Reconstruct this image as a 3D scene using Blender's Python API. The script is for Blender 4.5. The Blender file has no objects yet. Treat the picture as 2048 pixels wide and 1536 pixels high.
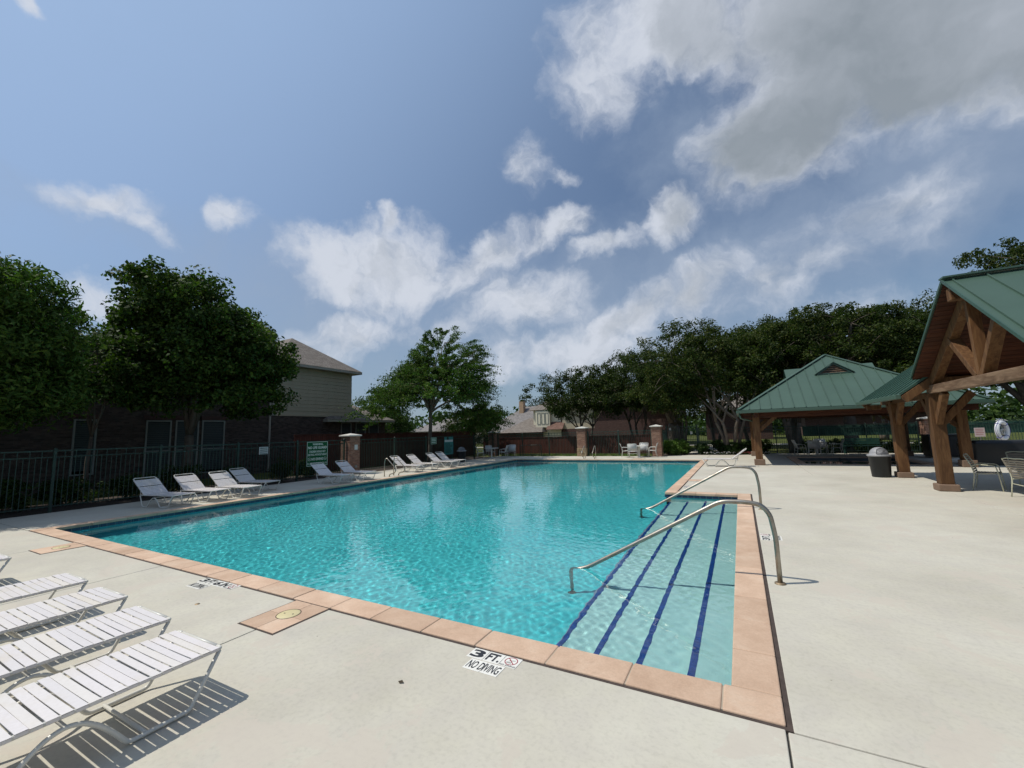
import bpy, bmesh, math, random
import numpy as np
from mathutils import Vector, Matrix

S = bpy.context.scene
COL = S.collection
random.seed(7)

# ------------------------------------------------------------------ camera
cam_d = bpy.data.cameras.new('camera')
cam = bpy.data.objects.new('camera', cam_d)
COL.objects.link(cam)
S.camera = cam
cam_d.sensor_fit = 'HORIZONTAL'
cam_d.sensor_width = 36.0
cam_d.lens = 14.616
cam_d.clip_start = 0.05
cam_d.clip_end = 2000.0
_R = Vector((0.87734336, 0.478946, -0.02965388))
_U = Vector((0.08140048, -0.08764073, 0.99282076))
_F = Vector((-0.47290865, 0.87345855, 0.11587744))
_m = Matrix((_R, _U, -_F)).transposed().to_4x4()
_m.translation = Vector((0.204, -3.436, 1.791))
cam.matrix_world = _m

# ------------------------------------------------------------------ render settings
S.render.engine = 'CYCLES'
S.cycles.use_denoising = True
S.cycles.use_adaptive_sampling = True
S.cycles.adaptive_threshold = 0.012
S.cycles.max_bounces = 7
S.cycles.diffuse_bounces = 3
S.cycles.glossy_bounces = 3
S.cycles.transmission_bounces = 6
S.cycles.transparent_max_bounces = 8
S.cycles.caustics_refractive = True
S.cycles.caustics_reflective = False
S.view_settings.view_transform = 'Standard'
S.view_settings.look = 'None'
S.view_settings.exposure = 0.0
S.view_settings.gamma = 1.0
S.view_settings.use_curve_mapping = False

# ------------------------------------------------------------------ sun and sky
SUN = Vector((-0.53, -0.30, 1.0)).normalized()
SUN_EL = math.asin(SUN.z)
SUN_ROT = math.atan2(SUN.x, SUN.y)
sun_d = bpy.data.lights.new('sun', 'SUN')
sun_d.energy = 3.85
sun_d.angle = math.radians(0.5)
sun_d.color = (1.0, 0.955, 0.86)
sun = bpy.data.objects.new('sun', sun_d)
sun.rotation_euler = SUN.to_track_quat('Z', 'Y').to_euler()
COL.objects.link(sun)
sun_d.cycles.is_caustics_light = True

CLOUDS = [  # unit direction of a cloud, its two inverse half axes, strength
 (0.265, 0.76, 0.59, 3.5, -1.12, 0.155, -0.95, 3.6, -4.5, 1.75),
 (0.107, 0.84, 0.533, 5.668, -2.065, 2.119, 3.172, 4.022, -6.977, 1.4),
 (-0.028, 0.724, 0.689, 5.911, 1.567, -1.408, -6.82, 8.213, -8.916, 1.05),
 (-0.184, 0.707, 0.683, 8.741, 5.204, -3.024, -4.732, 4.541, -5.975, 0.66),
 (0.032, 0.871, 0.49, 8.526, 4.581, -8.689, -18.268, 7.579, -12.277, 0.7),
 (-0.355, 0.743, 0.568, 16.0, 4.95, 3.5, -1.03, 7.4, -10.3, 0.85),
 (-0.302, 0.791, 0.532, 20.217, 4.922, 4.167, -2.76, 27.473, -42.439, 0.55),
 (-0.062, 0.903, 0.424, 10.312, -1.794, 5.316, 9.066, 8.071, -15.876, 1.0),
 (-0.25, 0.885, 0.394, 9.926, 2.159, 1.453, -0.799, 15.336, -34.978, 0.7),
 (-0.349, 0.822, 0.45, 9.918, 3.482, 1.329, -1.598, 8.11, -16.05, 1.0),
 (-0.503, 0.768, 0.396, 5.711, 2.398, 2.6, 2.388, 8.689, -13.83, 0.95),
 (-0.638, 0.669, 0.38, 4.624, 3.57, 1.481, -0.143, 4.774, -8.656, 1.0),
 (-0.745, 0.559, 0.365, 5.484, 8.153, -1.285, -3.862, 2.127, -11.145, 0.95),
 (-0.811, 0.421, 0.406, 3.763, 17.889, -11.013, -16.058, -12.304, -19.318, 0.75),
 (-0.631, 0.619, 0.467, 10.591, 23.212, -16.481, -28.715, -6.042, -30.797, 0.6),
 (-0.894, 0.252, 0.37, 3.3, 11.7, 0.014, -7.5, 7.8, -23.5, 0.9),
 (-0.879, 0.317, 0.356, 6.066, 23.978, -6.363, -19.9, -7.828, -42.168, 0.55),
 (-0.431, 0.848, 0.31, 4.764, 2.834, -1.13, -3.965, 2.173, -11.468, .92),
 (-0.745, 0.626, 0.232, 5.194, 5.222, 2.594, 1.718, 7.562, -14.89, 0.75),
 (-0.932, 0.271, 0.24, 6.409, 20.858, 1.316, -4.88, 7.256, -27.193, 0.8),
 (-0.224, 0.945, 0.239, 5.661, 0.812, 2.094, 4.996, 5.173, -15.783, 0.9),
 (-0.052, 0.955, 0.292, 6.15, -0.689, 3.343, 9.763, 5.155, -15.151, 0.85),
 (0.126, 0.947, 0.295, 4.519, -0.966, 1.173, 4.398, 3.364, -12.692, 0.7),
 (-0.331, 0.929, 0.167, 2.474, 0.863, 0.101, -0.359, 2.354, -13.842, 0.62),
 (0.229, 0.956, 0.182, 5.67, -1.462, 0.555, 3.429, 2.615, -18.081, 0.5),
 (-0.815, 0.101, 0.571, -2.975, 45.521, -12.265, -23.183, -13.898, -30.64, 0.8),
 (0.202, 0.908, 0.367, 5.615, -1.768, 1.282, 5.342, 5.684, -17.03, 0.6),
 (-0.587, 0.764, 0.267, 5.546, 4.5, -0.678, -4.753, 3.557, -20.64, 0.5),
 # clouds of the same kind outside the picture
 (-0.6, -0.7, 0.39, 3.5, -3.0, 0.0, 2.0, 2.3, -9.0, 1.1), (0.8, -0.3, 0.5, 1.5, 4.0, 0.0, 3.5, -1.3, -6.5, 1.2),
 (0.75, 0.5, 0.43, -1.8, 2.8, -0.1, 3.0, 2.0, -7.6, 0.9), (0.1, -0.9, 0.42, 4.0, 0.4, 0.0, 0.5, 4.0, -8.5, 1.0),
]

VEILS = [   # thin high cloud, same layout
  (0.095, 0.943, 0.32, 2.428, -0.465, 0.647, 2.027, 1.905, -6.208, 0.95) ,
  (-0.474, 0.828, 0.3, 1.619, 0.888, 0.108, -0.535, 1.664, -5.439, 0.8) ,
  (0.309, 0.854, 0.418, 5.659, -2.074, 0.058, -0.79, 3.728, -7.04, 1.1) ,
  (-0.221, 0.962, 0.159, 1.512, 0.363, -0.092, -1.339, 1.701, -12.148, 0.6) ,
  (-0.763, 0.574, 0.296, 1.878, 2.722, -0.44, -2.436, 0.914, -8.06, 0.7) ,
  (-0.01, 0.86, 0.509, 4.048, 1.684, -2.765, -5.245, 2.774, -4.788, 0.5) ,
  (-0.904, 0.253, 0.345, 1.756, 6.818, -0.398, -6.395, 3.24, -19.136, 0.4) ,
]

def build_world():
    w = bpy.data.worlds.new('World')
    S.world = w
    w.use_nodes = True
    nt = w.node_tree
    N, L = nt.nodes, nt.links
    N.clear()
    out = N.new('ShaderNodeOutputWorld')
    sky = N.new('ShaderNodeTexSky')
    sky.sky_type = 'NISHITA'
    sky.sun_disc = False
    sky.sun_elevation = SUN_EL
    sky.sun_rotation = SUN_ROT
    sky.air_density = 1.0
    sky.dust_density = 0.8
    sky.ozone_density = 2.2
    tc = N.new('ShaderNodeTexCoord')
    D = tc.outputs['Generated']
    def math_(op, a, b=None, c=None, clamp=False):
        n = N.new('ShaderNodeMath'); n.operation = op; n.use_clamp = clamp
        for i, v in enumerate((a, b, c)):
            if v is None: continue
            if isinstance(v, (int, float)): n.inputs[i].default_value = v
            else: L.new(v, n.inputs[i])
        return n.outputs[0]
    def noise(scale, detail, rough, vec=D, dist=0.0):
        n = N.new('ShaderNodeTexNoise'); n.inputs['Scale'].default_value = scale
        n.inputs['Detail'].default_value = detail; n.inputs['Roughness'].default_value = rough
        n.inputs['Distortion'].default_value = dist
        L.new(vec, n.inputs['Vector']); return n
    def vmath(op, a, b):
        n = N.new('ShaderNodeVectorMath'); n.operation = op
        for i, v in enumerate((a, b)):
            if isinstance(v, (tuple, list)): n.inputs[i].default_value = v
            else: L.new(v, n.inputs[i])
        return n
    w1 = noise(3.5, 4, 0.55)
    w2 = noise(11.0, 5, 0.6)
    def centred(n, amp):
        a = vmath('SUBTRACT', n.outputs['Color'], (0.5, 0.5, 0.5)).outputs[0]
        m = N.new('ShaderNodeVectorMath'); m.operation = 'SCALE'; L.new(a, m.inputs[0]); m.inputs['Scale'].default_value = amp
        return m.outputs[0]
    Dw = vmath('ADD', vmath('ADD', D, centred(w1, 0.20)).outputs[0], centred(w2, 0.085)).outputs[0]
    def blobs(items, vec, k):
        total = None
        for c in items:
            C, U, V, s = c[0:3], c[3:6], c[6:9], c[9]
            u = math_('SUBTRACT', vmath('DOT_PRODUCT', vec, U).outputs['Value'], sum(a*b for a, b in zip(C, U)))
            v = math_('SUBTRACT', vmath('DOT_PRODUCT', vec, V).outputs['Value'], sum(a*b for a, b in zip(C, V)))
            val = math_('MULTIPLY_ADD', math_('MULTIPLY_ADD', u, u, math_('MULTIPLY', v, v)), -s, s)
            total = val if total is None else math_('SMOOTH_MAX', total, val, k)
        return total
    total = None
    for c in CLOUDS:
        C, U, V, s = c[0:3], c[3:6], c[6:9], c[9]
        du = vmath('DOT_PRODUCT', Dw, U).outputs['Value']
        dv = vmath('DOT_PRODUCT', Dw, V).outputs['Value']
        cu = sum(a*b for a, b in zip(C, U)); cv = sum(a*b for a, b in zip(C, V))
        u = math_('SUBTRACT', du, cu); v = math_('SUBTRACT', dv, cv)
        r2 = math_('MULTIPLY_ADD', u, u, math_('MULTIPLY', v, v))
        val = math_('MULTIPLY_ADD', r2, -s, s)
        total = val if total is None else math_('SMOOTH_MAX', total, val, 0.18)
    f1 = noise(6.0, 9, 0.58, Dw, 0.15).outputs['Fac']
    f2 = noise(20.0, 6, 0.6, Dw).outputs['Fac']
    n1 = math_('MULTIPLY_ADD', f1, 2.4, -1.2)
    n2 = math_('MULTIPLY_ADD', f2, 0.7, -0.35)
    dens = math_('ADD', math_('ADD', total, n1), n2)
    def smooth(v, a, b):
        n = N.new('ShaderNodeMapRange'); n.interpolation_type = 'SMOOTHSTEP'
        n.inputs['From Min'].default_value = a; n.inputs['From Max'].default_value = b
        L.new(v, n.inputs['Value']); return n.outputs[0]
    alpha = math_('MULTIPLY', math_('POWER', smooth(dens, -0.22, 1.0), 1.25), 0.93)
    # thin veil, thicker towards the horizon
    sep = N.new('ShaderNodeSeparateXYZ'); L.new(D, sep.inputs[0])
    veil = math_('MULTIPLY', smooth(sep.outputs['Z'], 0.38, 0.0), 0.7)
    veil = math_('ADD', veil, math_('MULTIPLY', smooth(f1, 0.4, 0.8), 0.06))
    gl = vmath('DOT_PRODUCT', D, (0.293, 0.856, 0.425)).outputs['Value']   # the large cloud is thick and grey on this side
    grey = math_('MULTIPLY', smooth(math_('ADD', total, math_('MULTIPLY', n1, 0.25)), 0.15, 1.25), math_('ADD', math_('MULTIPLY', smooth(gl, 0.80, 1.0), 0.80), 0.16))
    wl = noise(2.6, 5, 0.55, Dw).outputs['Fac']
    grey = math_('MULTIPLY', grey, math_('MULTIPLY_ADD', wl, 2.4, -0.28), clamp=True)
    alpha = math_('MULTIPLY', alpha, math_('SUBTRACT', 1.0, math_('MULTIPLY', smooth(gl, 0.86, 1.0), math_('MULTIPLY', smooth(dens, 1.3, 0.0), 0.45))))
    # side lighting of the billows: density a little towards the sun against density here
    Dsun = vmath('ADD', Dw, tuple(SUN*0.035)).outputs[0]
    fs = noise(6.0, 9, 0.58, Dsun, 0.15).outputs['Fac']
    shade = math_('MULTIPLY', math_('SUBTRACT', f1, fs), 1.8)
    shade = math_('MULTIPLY', math_('ADD', shade, math_('MULTIPLY_ADD', f2, 0.4, -0.2)), math_('MULTIPLY_ADD', smooth(total, 0.7, 1.3), -0.85, 1.0))
    grey = math_('SUBTRACT', grey, shade, clamp=True)
    ramp = N.new('ShaderNodeMix'); ramp.data_type = 'RGBA'
    L.new(grey, ramp.inputs['Factor'])
    ramp.inputs['A'].default_value = (0.65, 0.69, 0.77, 1)
    ramp.inputs['B'].default_value = (0.285, 0.325, 0.365, 1)
    bg = N.new('ShaderNodeBackground'); bg.inputs['Strength'].default_value = 0.093
    L.new(sky.outputs[0], bg.inputs['Color'])
    bv = N.new('ShaderNodeBackground'); bv.inputs['Color'].default_value = (0.24, 0.335, 0.46, 1); bv.inputs['Strength'].default_value = 1.0
    bc = N.new('ShaderNodeBackground'); bc.inputs['Strength'].default_value = 1.0
    L.new(ramp.outputs['Result'], bc.inputs['Color'])
    tv = math_('ADD', blobs(VEILS, Dw, 0.4), math_('MULTIPLY', math_('ADD', n1, n2), 0.55))
    thin = math_('MULTIPLY', smooth(tv, -0.3, 1.1), 0.62)
    # bright haze round the sun, which stands high on the left
    sd = vmath('DOT_PRODUCT', D, tuple(SUN)).outputs['Value']
    glow = math_('MULTIPLY', math_('POWER', smooth(sd, -0.05, 1.05), 1.9), 0.9)
    veil = math_('MAXIMUM', veil, 0.0)
    bh = N.new('ShaderNodeBackground'); bh.inputs['Color'].default_value = (0.38, 0.54, 0.80, 1); bh.inputs['Strength'].default_value = 1.0
    m0 = N.new('ShaderNodeMixShader'); L.new(glow, m0.inputs[0]); L.new(bg.outputs[0], m0.inputs[1]); L.new(bh.outputs[0], m0.inputs[2])
    bg = m0
    m1 = N.new('ShaderNodeMixShader'); L.new(veil, m1.inputs[0]); L.new(bg.outputs[0], m1.inputs[1]); L.new(bv.outputs[0], m1.inputs[2])
    bt = N.new('ShaderNodeBackground'); bt.inputs['Color'].default_value = (0.32, 0.40, 0.53, 1)
    mt = N.new('ShaderNodeMixShader'); L.new(thin, mt.inputs[0]); L.new(m1.outputs[0], mt.inputs[1]); L.new(bt.outputs[0], mt.inputs[2])
    m1 = mt
    m2 = N.new('ShaderNodeMixShader'); L.new(alpha, m2.inputs[0]); L.new(m1.outputs[0], m2.inputs[1]); L.new(bc.outputs[0], m2.inputs[2])
    L.new(m2.outputs[0], out.inputs['Surface'])
    w.cycles.sampling_method = 'MANUAL'
    w.cycles.sample_map_resolution = 512
build_world()

# ================================================================== helpers
class MB:
    """collects faces; becomes one mesh"""
    def __init__(s):
        s.v = []; s.f = []; s.sm = []
    def add(s, vs, fs, smooth=False):
        b = len(s.v)
        s.v += [tuple(v) for v in vs]
        s.f += [tuple(b+i for i in f) for f in fs]
        s.sm += [smooth]*len(fs)
        return s
    def box(s, x0, x1, y0, y1, z0, z1):
        v = [(x0,y0,z0),(x1,y0,z0),(x1,y1,z0),(x0,y1,z0),(x0,y0,z1),(x1,y0,z1),(x1,y1,z1),(x0,y1,z1)]
        return s.add(v, [(0,3,2,1),(4,5,6,7),(0,1,5,4),(1,2,6,5),(2,3,7,6),(3,0,4,7)])
    def beam(s, a, b, w, h, up=(0,0,1)):
        a, b = Vector(a), Vector(b); d = (b-a).normalized(); up = Vector(up)
        x = d.cross(up)
        if x.length < 1e-4: x = d.cross(Vector((0,1,0)))
        x.normalize(); y = x.cross(d).normalized()
        vs = [p + x*(i*w/2) + y*(j*h/2) for p in (a, b) for i, j in ((-1,-1),(1,-1),(1,1),(-1,1))]
        return s.add(vs, [(0,1,2,3),(7,6,5,4),(0,4,5,1),(1,5,6,2),(2,6,7,3),(3,7,4,0)])
    def tube(s, pts, r, n=8, closed=False):
        pts = [Vector(p) for p in pts]; m = len(pts)
        rr = r if isinstance(r, (list, tuple)) else [r]*m
        vs = []; prev = None
        for i, p in enumerate(pts):
            if closed: t = pts[(i+1) % m] - pts[i-1]
            else: t = pts[min(i+1, m-1)] - pts[max(i-1, 0)]
            t.normalize()
            if prev is None:
                x = t.cross(Vector((0,0,1)))
                if x.length < 0.05: x = t.cross(Vector((0,1,0)))
            else: x = prev - t*prev.dot(t)
            x.normalize(); prev = x; y = t.cross(x)
            for k in range(n):
                a = 2*math.pi*k/n
                vs.append(p + (x*math.cos(a) + y*math.sin(a))*rr[i])
        fs = []
        for i in range(m if closed else m-1):
            j = (i+1) % m
            for k in range(n):
                l = (k+1) % n
                fs.append((i*n+k, i*n+l, j*n+l, j*n+k))
        s.add(vs, fs, True)
        if not closed:
            b = len(s.v) - len(vs)
            s.f += [tuple(b+k for k in reversed(range(n))), tuple(b+(m-1)*n+k for k in range(n))]; s.sm += [False, False]
        return s
    def lathe(s, prof, n=32, c=(0,0,0)):
        vs = [(c[0]+r*math.cos(2*math.pi*k/n), c[1]+r*math.sin(2*math.pi*k/n), c[2]+z) for r, z in prof for k in range(n)]
        fs = [(i*n+k, i*n+(k+1) % n, (i+1)*n+(k+1) % n, (i+1)*n+k) for i in range(len(prof)-1) for k in range(n)]
        return s.add(vs, fs, True)
    def prism(s, poly, off):
        """poly: list of 3D points, off: vector of extrusion"""
        n = len(poly); off = Vector(off); P = [Vector(p) for p in poly]
        vs = P + [p+off for p in P]
        return s.add(vs, [tuple(reversed(range(n))), tuple(range(n, 2*n))] + [(i, (i+1) % n, n+(i+1) % n, n+i) for i in range(n)])
    def mesh(s, name, mat=None):
        m = bpy.data.meshes.new(name)
        m.from_pydata(s.v, [], s.f)
        m.polygons.foreach_set('use_smooth', s.sm)
        if mat: m.materials.append(mat)
        m.update()
        return m

def link(name, mesh, parent=None, loc=None, rot=None, **props):
    o = bpy.data.objects.new(name, mesh)
    COL.objects.link(o)
    if parent: o.parent = parent
    if loc is not None: o.location = loc
    if rot is not None: o.rotation_euler = rot
    for k, v in props.items(): o[k] = v
    return o
def part(name, mb, mat, parent=None, bevel=0, **kw):
    o = link(name, mb.mesh(name, mat), parent, **kw)
    if bevel:
        b = o.modifiers.new('bevel', 'BEVEL'); b.width = bevel; b.segments = 2; b.limit_method = 'ANGLE'
    return o
def thing(name, label, cat, loc=(0,0,0), rz=0.0, group=None):
    o = link(name, None, None, loc, (0,0,rz), label=label, category=cat)
    if group: o['group'] = group
    return o
def setting(name, loc=(0,0,0)):
    return link(name, None, None, loc, None, kind='structure')
def copy_tree(o, parent=None):
    c = o.copy(); COL.objects.link(c); c.parent = parent
    for ch in o.children: copy_tree(ch, c)
    return c
def dup(root, loc, rz, label, name=None):
    c = copy_tree(root)
    c.location = loc; c.rotation_euler = (0,0,rz); c['label'] = label
    return c
def arc(c, r, a0, a1, n, ax, ay):
    c, ax, ay = Vector(c), Vector(ax), Vector(ay)
    return [c + ax*(r*math.cos(math.radians(a0+(a1-a0)*i/n))) + ay*(r*math.sin(math.radians(a0+(a1-a0)*i/n))) for i in range(n+1)]
def rounded(pts, r, n=4, closed=False):
    """polyline with its corners rounded"""
    P = [Vector(p) for p in pts]; out = []
    m = len(P)
    for i, p in enumerate(P):
        if not closed and i in (0, m-1): out.append(p); continue
        a, b = P[i-1], P[(i+1) % m]
        u, v = a-p, b-p
        k = min(r, u.length*0.45, v.length*0.45)
        s, e = p+u.normalized()*k, p+v.normalized()*k
        for j in range(n+1):
            t = j/n
            out.append(s*(1-t)**2 + p*2*t*(1-t) + e*t*t)
    return out

# ------------------------------------------------------------------ materials
def new_mat(name):
    m = bpy.data.materials.new(name); m.use_nodes = True
    nt = m.node_tree
    return m, nt, nt.nodes['Principled BSDF']
def coords(nt, kind='Object', scale=None):
    tc = nt.nodes.new('ShaderNodeTexCoord'); o = tc.outputs[kind]
    if scale:
        mp = nt.nodes.new('ShaderNodeMapping'); mp.inputs['Scale'].default_value = scale
        nt.links.new(o, mp.inputs['Vector']); o = mp.outputs[0]
    return o
def tex_noise(nt, vec, scale, detail=4, rough=0.55):
    n = nt.nodes.new('ShaderNodeTexNoise'); n.inputs['Scale'].default_value = scale
    n.inputs['Detail'].default_value = detail; n.inputs['Roughness'].default_value = rough
    if vec is not None: nt.links.new(vec, n.inputs['Vector'])
    return n
def ramp(nt, fac, stops):
    r = nt.nodes.new('ShaderNodeValToRGB')
    while len(r.color_ramp.elements) > len(stops): r.color_ramp.elements.remove(r.color_ramp.elements[-1])
    while len(r.color_ramp.elements) < len(stops): r.color_ramp.elements.new(0.5)
    for e, (p, c) in zip(r.color_ramp.elements, stops):
        e.position = p; e.color = (*c, 1)
    nt.links.new(fac, r.inputs[0]); return r.outputs[0]
def mixc(nt, fac, a, b, mode='MIX'):
    n = nt.nodes.new('ShaderNodeMix'); n.data_type = 'RGBA'; n.blend_type = mode
    for k, v in (('Factor', fac), ('A', a), ('B', b)):
        if isinstance(v, (int, float)): n.inputs[k].default_value = v
        elif isinstance(v, tuple): n.inputs[k].default_value = (*v, 1)
        else: nt.links.new(v, n.inputs[k])
    return n.outputs['Result']
def bump(nt, bsdf, height, strength=0.3, dist=0.01):
    b = nt.nodes.new('ShaderNodeBump'); b.inputs['Strength'].default_value = strength; b.inputs['Distance'].default_value = dist
    nt.links.new(height, b.inputs['Height']); nt.links.new(b.outputs[0], bsdf.inputs['Normal'])

def mat_plain(name, col, rough=0.5, metal=0.0, var=0.12, scale=6.0, bumps=0.0, spec=0.5):
    m, nt, p = new_mat(name)
    v = coords(nt)
    n = tex_noise(nt, v, scale, 5, 0.6)
    c = ramp(nt, n.outputs['Fac'], [(0.3, tuple(x*(1-var) for x in col)), (0.7, tuple(min(1, x*(1+var)) for x in col))])
    nt.links.new(c, p.inputs['Base Color'])
    p.inputs['Roughness'].default_value = rough; p.inputs['Metallic'].default_value = metal
    p.inputs['Specular IOR Level'].default_value = spec
    if bumps:
        n2 = tex_noise(nt, v, scale*12, 4, 0.7); bump(nt, p, n2.outputs['Fac'], bumps, 0.004)
    return m

def mat_deck():
    m, nt, p = new_mat('deck_concrete')
    v = coords(nt, 'Object')
    base = ramp(nt, tex_noise(nt, v, 0.55, 6, 0.6).outputs['Fac'], [(0.30, (0.43, 0.40, 0.325)), (0.52, (0.515, 0.485, 0.40)), (0.72, (0.565, 0.54, 0.455))])
    mid = tex_noise(nt, v, 3.2, 6, 0.68).outputs['Fac']
    base = mixc(nt, ramp(nt, mid, [(0.35, (0, 0, 0)), (0.75, (0.55, 0.55, 0.55))]), base, (0.44, 0.405, 0.365))
    fine = tex_noise(nt, v, 26, 6, 0.7).outputs['Fac']
    base = mixc(nt, 0.22, base, ramp(nt, fine, [(0.36, (0.62, 0.62, 0.62)), (0.5, (1, 1, 1)), (0.68, (1.12, 1.12, 1.1))]), 'MULTIPLY')
    # patches where the sealer has worn away
    wp = tex_noise(nt, v, 1.35, 9, 0.72); wp.inputs['Distortion'].default_value = 0.6
    worn = ramp(nt, wp.outputs['Fac'], [(0.555, (0, 0, 0)), (0.575, (0.62, 0.62, 0.62))])
    base = mixc(nt, worn, base, (0.50, 0.445, 0.375))
    # long faint streaks of dirt
    vs = coords(nt, 'Object', (0.5, 3.0, 1))
    st = ramp(nt, tex_noise(nt, vs, 1.3, 6, 0.7).outputs['Fac'], [(0.57, (0, 0, 0)), (0.78, (0.5, 0.5, 0.5))])
    base = mixc(nt, st, base, (0.37, 0.35, 0.30))
    vo = nt.nodes.new('ShaderNodeTexVoronoi'); vo.inputs['Scale'].default_value = 3.1; vo.inputs['Randomness'].default_value = 1; nt.links.new(v, vo.inputs['Vector'])
    sp = ramp(nt, vo.outputs['Distance'], [(0.012, (1, 1, 1)), (0.03, (0, 0, 0))])
    base = mixc(nt, sp, base, (0.16, 0.14, 0.11))
    nt.links.new(base, p.inputs['Base Color'])
    p.inputs['Roughness'].default_value = 0.8; p.inputs['Specular IOR Level'].default_value = 0.25
    h = nt.nodes.new('ShaderNodeMath'); h.operation = 'ADD'
    nt.links.new(fine, h.inputs[0]); nt.links.new(tex_noise(nt, v, 130, 4, 0.7).outputs['Fac'], h.inputs[1])
    bump(nt, p, h.outputs[0], 0.22, 0.003)
    return m
def mat_coping():
    m, nt, p = new_mat('coping_cast_stone')
    v = coords(nt, 'Object')
    oi = nt.nodes.new('ShaderNodeObjectInfo')
    base = ramp(nt, tex_noise(nt, v, 2.4, 6, 0.65).outputs['Fac'], [(0.3, (0.49, 0.335, 0.235)), (0.55, (0.585, 0.42, 0.305)), (0.75, (0.65, 0.51, 0.39))])
    tone = ramp(nt, oi.outputs['Random'], [(0, (0.86, 0.84, 0.82)), (1, (1.07, 1.06, 1.05))])
    base = mixc(nt, 1.0, base, tone, 'MULTIPLY')
    d = ramp(nt, tex_noise(nt, v, 9, 7, 0.75).outputs['Fac'], [(0.55, (0, 0, 0)), (0.8, (0.55, 0.55, 0.55))])
    base = mixc(nt, d, base, (0.36, 0.23, 0.16))
    fine = tex_noise(nt, v, 70, 5, 0.7).outputs['Fac']
    base = mixc(nt, 0.5, base, ramp(nt, fine, [(0.35, (0.8, 0.8, 0.8)), (0.6, (1.05, 1.05, 1.05))]), 'MULTIPLY')
    nt.links.new(base, p.inputs['Base Color'])
    p.inputs['Roughness'].default_value = 0.78; p.inputs['Specular IOR Level'].default_value = 0.25
    bump(nt, p, fine, 0.35, 0.004)
    return m
def mat_brick(name, c1, c2, mortar, w=0.205, h=0.075, rough=0.85, axis='Y', warp=0.35):
    """running bond; the courses follow the axis and z of the wall"""
    m, nt, p = new_mat(name)
    g = nt.nodes.new('ShaderNodeNewGeometry')
    tc = coords(nt, 'Object')
    sp = nt.nodes.new('ShaderNodeSeparateXYZ'); nt.links.new(tc, sp.inputs[0])
    a = nt.nodes.new('ShaderNodeMath'); a.operation = 'ADD'
    nt.links.new(sp.outputs['X'], a.inputs[0]); nt.links.new(sp.outputs['Y'], a.inputs[1])
    cb = nt.nodes.new('ShaderNodeCombineXYZ'); nt.links.new(a.outputs[0], cb.inputs[0]); nt.links.new(sp.outputs['Z'], cb.inputs[1])
    b = nt.nodes.new('ShaderNodeTexBrick')
    nt.links.new(cb.outputs[0], b.inputs['Vector'])
    b.inputs['Scale'].default_value = 1.0
    b.inputs['Brick Width'].default_value = w; b.inputs['Row Height'].default_value = h
    b.inputs['Mortar Size'].default_value = 0.006; b.inputs['Mortar Smooth'].default_value = 0.2
    b.inputs['Bias'].default_value = -0.1
    b.inputs['Color1'].default_value = (*c1, 1); b.inputs['Color2'].default_value = (*c2, 1); b.inputs['Mortar'].default_value = (*mortar, 1)
    n = tex_noise(nt, coords(nt, 'Object', (1.2, 1.2, 5)), 3.0, 5, 0.7)
    c = mixc(nt, warp*2, b.outputs['Color'], ramp(nt, n.outputs['Fac'], [(0.35, (0.6, 0.58, 0.56)), (0.65, (1.3, 1.28, 1.22))]), 'MULTIPLY')
    nt.links.new(c, p.inputs['Base Color'])
    p.inputs['Roughness'].default_value = rough
    inv = nt.nodes.new('ShaderNodeMath'); inv.operation = 'SUBTRACT'; inv.inputs[0].default_value = 1; nt.links.new(b.outputs['Fac'], inv.inputs[1])
    bump(nt, p, inv.outputs[0], 0.6, 0.008)
    return m
def mat_wood(name, c1, c2, stretch=(1, 1, 1), rough=0.65, scale=3.0):
    m, nt, p = new_mat(name)
    v = coords(nt, 'Object', stretch)
    n = tex_noise(nt, v, scale, 8, 0.68); n.inputs['Distortion'].default_value = 0.8
    c = ramp(nt, n.outputs['Fac'], [(0.25, tuple(x*0.45 for x in c1)), (0.45, c1), (0.62, c2), (0.8, tuple(x*0.7 for x in c2))])
    oi = nt.nodes.new('ShaderNodeObjectInfo')
    c = mixc(nt, 1.0, c, ramp(nt, oi.outputs['Random'], [(0, (0.75, 0.75, 0.75)), (1, (1.15, 1.12, 1.1))]), 'MULTIPLY')
    k = nt.nodes.new('ShaderNodeTexVoronoi'); k.inputs['Scale'].default_value = 1.6; nt.links.new(coords(nt, 'Object'), k.inputs['Vector'])
    kn = ramp(nt, k.outputs['Distance'], [(0.03, (0.8, 0.8, 0.8)), (0.09, (0, 0, 0))])
    c = mixc(nt, kn, c, tuple(x*0.3 for x in c1))
    nt.links.new(c, p.inputs['Base Color']); p.inputs['Roughness'].default_value = rough
    p.inputs['Specular IOR Level'].default_value = 0.3
    bump(nt, p, n.outputs['Fac'], 0.3, 0.01)
    return m
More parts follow.
